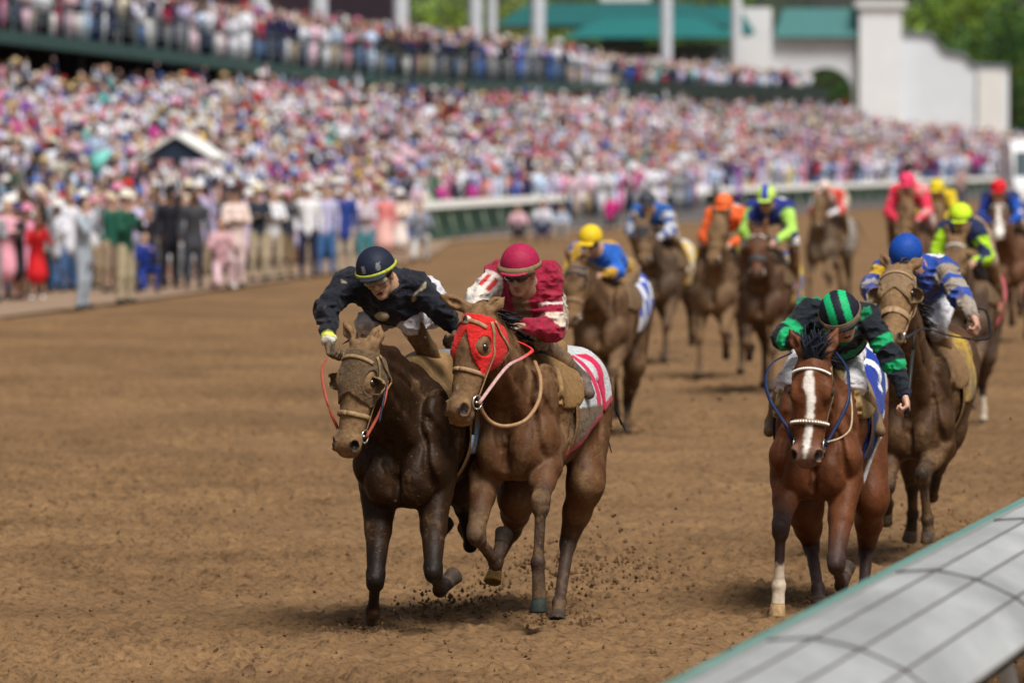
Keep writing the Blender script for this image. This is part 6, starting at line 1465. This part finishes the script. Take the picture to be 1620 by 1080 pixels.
def outfit(upper, left=False, cl=.5):
    pw = PW.copy()
    if upper: pw = pw * np.where([n_[0] in ('navy', 'black', 'crimson', 'purple', 'pale pink') for n_ in PAL], 1.4, 1.0); pw /= pw.sum()
    if left: pw = pw * np.where([n_[0] in ('navy', 'black', 'royal blue', 'grey') for n_ in PAL], 3.6, 1.0); pw /= pw.sum()
    lum = np.array([sum(n_[1]) for n_ in PAL]); pw = pw * np.exp((lum - 1.0) * (cl - .5) * 6); pw /= pw.sum()
    i = rng.choice(len(PAL), p=pw); return PAL[i]
_cl = vnoise(np.array([q[0] for q in pos]), 4.5, 91)
ppl = []
for k_, (p, up_) in enumerate(pos):
    tp = outfit(up_, p[1] < 150 and not up_, _cl[k_]); bt = BOT[rng.integers(len(BOT))]; sk = SKINS[rng.integers(len(SKINS))]; hr = HAIRS[rng.choice(4, p=[.46, .32, .14, .08])]
    sz_ = rng.normal(1, .07); arm = rng.choice(['down', 'phone', 'raise', 'cheer', 'clap', 'fold'], p=[.20, .24, .16, .06, .18, .16]); ht = rng.choice(['none', 'brim', 'cap', 'long', 'wide'], p=[.32, .20, .12, .22, .14]); ht = None if ht == 'none' else str(ht)
    hc_ = HATC[rng.integers(len(HATC))]
    ppl.append((p, tp, bt, sk, hr, str(arm), ht, hc_, rng.normal(0, .65), float(np.clip(sz_, .84, 1.14))))
order = np.argsort([q[0][1] for q in ppl]); NI = 300 - len(front) + 1
HOLD = {'down': 'with arms down', 'phone': 'holding up a phone', 'raise': 'with one arm raised', 'cheer': 'with both arms up', 'clap': 'clapping', 'fold': 'with arms folded'}
sel = [k for k in order if not (ppl[k][0][2] > 2)][:NI]; selset = set(sel)
fy = -math.pi / 2 + .15
for k in sel:
    p, tp, bt, sk, hr, arm, ht, hc_, dy, sc = ppl[k]; key = "%s_%s" % (arm, ht)
    c = np.array(tp[1]) * rng.uniform(.85, 1.12)
    px = 810 + p[0] * F_ / p[1]; where = "left edge" if px < 130 else "left" if px < 330 else "middle" if px < 560 else "right end"
    fr_ = (p - RAIL0) @ PERP - float(front_D((p - RAIL0) @ TRACK)); rown = "front" if fr_ < 1.2 else "second" if fr_ < 2.2 else "deeper"
    hat_t = {'brim': hc_[0] + " hat", 'cap': hc_[0] + " cap", 'wide': "wide " + hc_[0] + " hat", 'long': "long " + hr[0] + " hair", None: hr[0] + " hair"}[ht]
    lab = "spectator in %s, %s, %s, %s rows, apron %s" % (tp[0], hat_t, HOLD[arm], rown, where)
    spectator(key, VAR[(arm, ht)], p[0], p[1], p[2], fy + dy, sc, dict(skin=sk, hair=hr[1], top=c, bottom=(c if ht in ('long', 'wide') else bt[1]), shoes=BK, hat=hc_[1], lining=W_), lab)
# the rest as one mass of simple figures
def lod(arm, ht):
    mb = MB(); T = []
    def ad(f, tag_):
        n0 = mb.n; f(); T.extend([tag_] * (mb.n - n0))
    ad(lambda: mb.ball((.02, 0, 1.58), (.10, .085, .125), nu=6, nv=4), 0); ad(lambda: mb.ball((-.03, 0, 1.62), (.095, .09, .11), nu=6, nv=3), 1)
    if ht == 'long': ad(lambda: mb.ball((-.08, 0, 1.46), (.07, .09, .18), nu=5, nv=3), 1)
    ad(lambda: mb.tube([(0, 0, .85), (0, 0, 1.12), (0, 0, 1.34), (0, 0, 1.46)], [.17, .155, .185, .07], seg=7, flat=(1, .75), fn=A(1, 0, 0), smooth=False), 2)
    ad(lambda: mb.tube([(0, 0, .0), (0, 0, .5), (0, 0, .88)], [.11, .17, .17], seg=6, flat=(1, .7), fn=A(1, 0, 0), smooth=False), 3)
    for q in (-1, 1):
        sh = A(0, .2 * q, 1.38); el, wr = {'down': (A(-.02, .27 * q, 1.12), A(.06, .27 * q, .9)), 'phone': (A(.16, .25 * q, 1.2), A(.3, .08 * q, 1.54)), 'raise': (A(.08, .26 * q, 1.62), A(.12, .2 * q, 1.92)) if q > 0 else (A(.1, .26 * q, 1.15), A(.25, .1 * q, 1.28)),
            'cheer': (A(.06, .3 * q, 1.6), A(.1, .28 * q, 1.86)), 'clap': (A(.1, .26 * q, 1.13), A(.33, .05 * q, 1.32)), 'fold': (A(.06, .26 * q, 1.13), A(.2, -.06 * q, 1.2))}[arm]
        ad(lambda: mb.tube([sh, el, wr * .8 + el * .2], [.068, .055, .045], seg=5, smooth=False), 2); ad(lambda: mb.ball(wr, (.05, .045, .05), nu=5, nv=3), 0)
    if ht in ('brim', 'wide'): r = .2 if ht == 'brim' else .27; ad(lambda: mb.ball((0, 0, 1.68), (r, r, .03), nu=8, nv=3), 5); ad(lambda: mb.ball((0, 0, 1.72), (.11, .10, .08), nu=6, nv=3), 5)
    if ht == 'cap': ad(lambda: mb.ball((.02, 0, 1.67), (.14, .10, .08), nu=6, nv=3), 5)
    return np.vstack(mb.V), (np.vstack(mb.F[3]) if mb.F[3] else np.zeros((0, 3), int)), np.vstack(mb.F[4]), np.array(T)
LOD = {k: lod(*k) for k in VAR}
Vs, F3, F4, Cs, n0 = [], [], [], [], 0
for k, q in enumerate(ppl):
    if k in selset: continue
    p, tp, bt, sk, hr, arm, ht, hc_, dy, sc = q; V, f3, f4, T = LOD[(arm, ht)]; a = fy + dy; c, s = math.cos(a) * sc, math.sin(a) * sc
    X = np.column_stack([V[:, 0] * c - V[:, 1] * s, V[:, 0] * s + V[:, 1] * c, V[:, 2] * sc]) + p
    tc_ = np.array(tp[1]) * rng.uniform(.8, 1.15); pal = np.array([sk, hr[1], tc_, tc_ if ht in ('long', 'wide') else bt[1], BK, hc_[1], W_])
    Vs.append(X); Cs.append(pal[T]); F3.append(f3 + n0); F4.append(f4 + n0); n0 += len(V)
M_CROWD = mat_col("crowd_clothes", .75, .25, .12, 6, None, False)
tag(link("crowd", mesh_np("crowd", np.vstack(Vs), [np.vstack(F3), np.vstack(F4)], True, np.vstack(Cs)), M_CROWD), kind='stuff')
print("crowd:", len(ppl), "verts", n0)
# ---- white canopy in the crowd and a teal parasol
def canopy():
    D = 36.6; t = row_t(290, D); c = TD(t, D, float(floor_z(D))); root = empty("canopy", tuple(c), math.atan2(TRACK[1], TRACK[0])); tag(root, "small white peaked canopy standing among the crowd at left", "canopy")
    w, h0, h1 = 1.0, 2.02, 2.62; mb = MB()
    for s in (-1, 1): mb.hexa([(-.8, 0, h1 - .07), (-.8, s * w, h0 - .07), (.8, s * w, h0 - .07), (.8, 0, h1 - .07), (-.8, 0, h1), (-.8, s * w, h0), (.8, s * w, h0), (.8, 0, h1)][::1], (.80, .80, .76))
    mb.build("roof", M_PLAIN, root, smooth=False)
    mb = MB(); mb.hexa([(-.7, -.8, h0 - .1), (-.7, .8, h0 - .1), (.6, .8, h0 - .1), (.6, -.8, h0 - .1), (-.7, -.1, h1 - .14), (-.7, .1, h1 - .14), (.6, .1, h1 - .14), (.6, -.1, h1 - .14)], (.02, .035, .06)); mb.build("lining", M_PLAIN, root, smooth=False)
    for x in (-.72, .72):
        for y_ in (-.9, .9): mb = MB(); mb.tube([(x, y_, 0), (x, y_, h0)], .03, (.6, .6, .6), 6, smooth=False); mb.build("pole", M_PLAIN, root)
canopy()
def parasol():
    D = 35.6; t = row_t(165, D); c = TD(t, D, float(floor_z(D))); root = empty("parasol", tuple(c)); tag(root, "pale teal parasol tilted sideways above the crowd at left", "parasol")
    mb = MB(); a = np.arange(12) * 2 * math.pi / 12; rows = [(0.02, .42), (.16, .38), (.30, .27), (.40, .12), (.43, .02)]; R = np.array([[.5, 0, -.86], [0, 1, 0], [.86, 0, .5]])
    V = np.array([[r * math.cos(x), r * math.sin(x), z] for r, z in rows for x in a]); V2 = V * .96 - A(0, 0, .015); i_ = np.arange(4)[:, None] * 12; j_ = np.arange(12)[None]; F = np.stack([i_ + j_, i_ + 12 + j_, i_ + 12 + (j_ + 1) % 12, i_ + (j_ + 1) % 12], -1).reshape(-1, 4)
    rim = np.array([[48 + q, 48 + (q + 1) % 12, 108 + (q + 1) % 12, 108 + q] for q in range(12)]); top = A(0, 0, 2.15)
    mb.add(np.vstack([V, V2]) @ R.T * .95 + top, np.vstack([F[:, ::-1], F + 60, rim]), (.18, .55, .50)); mb.build("canopy", M_PLAIN, root); mb = MB(); mb.tube([(.0, 0, 1.2), A(0, 0, .35) @ R.T * .95 + top], .012, (.3, .3, .3), 6, smooth=False); mb.build("pole", M_PLAIN, root)
parasol()
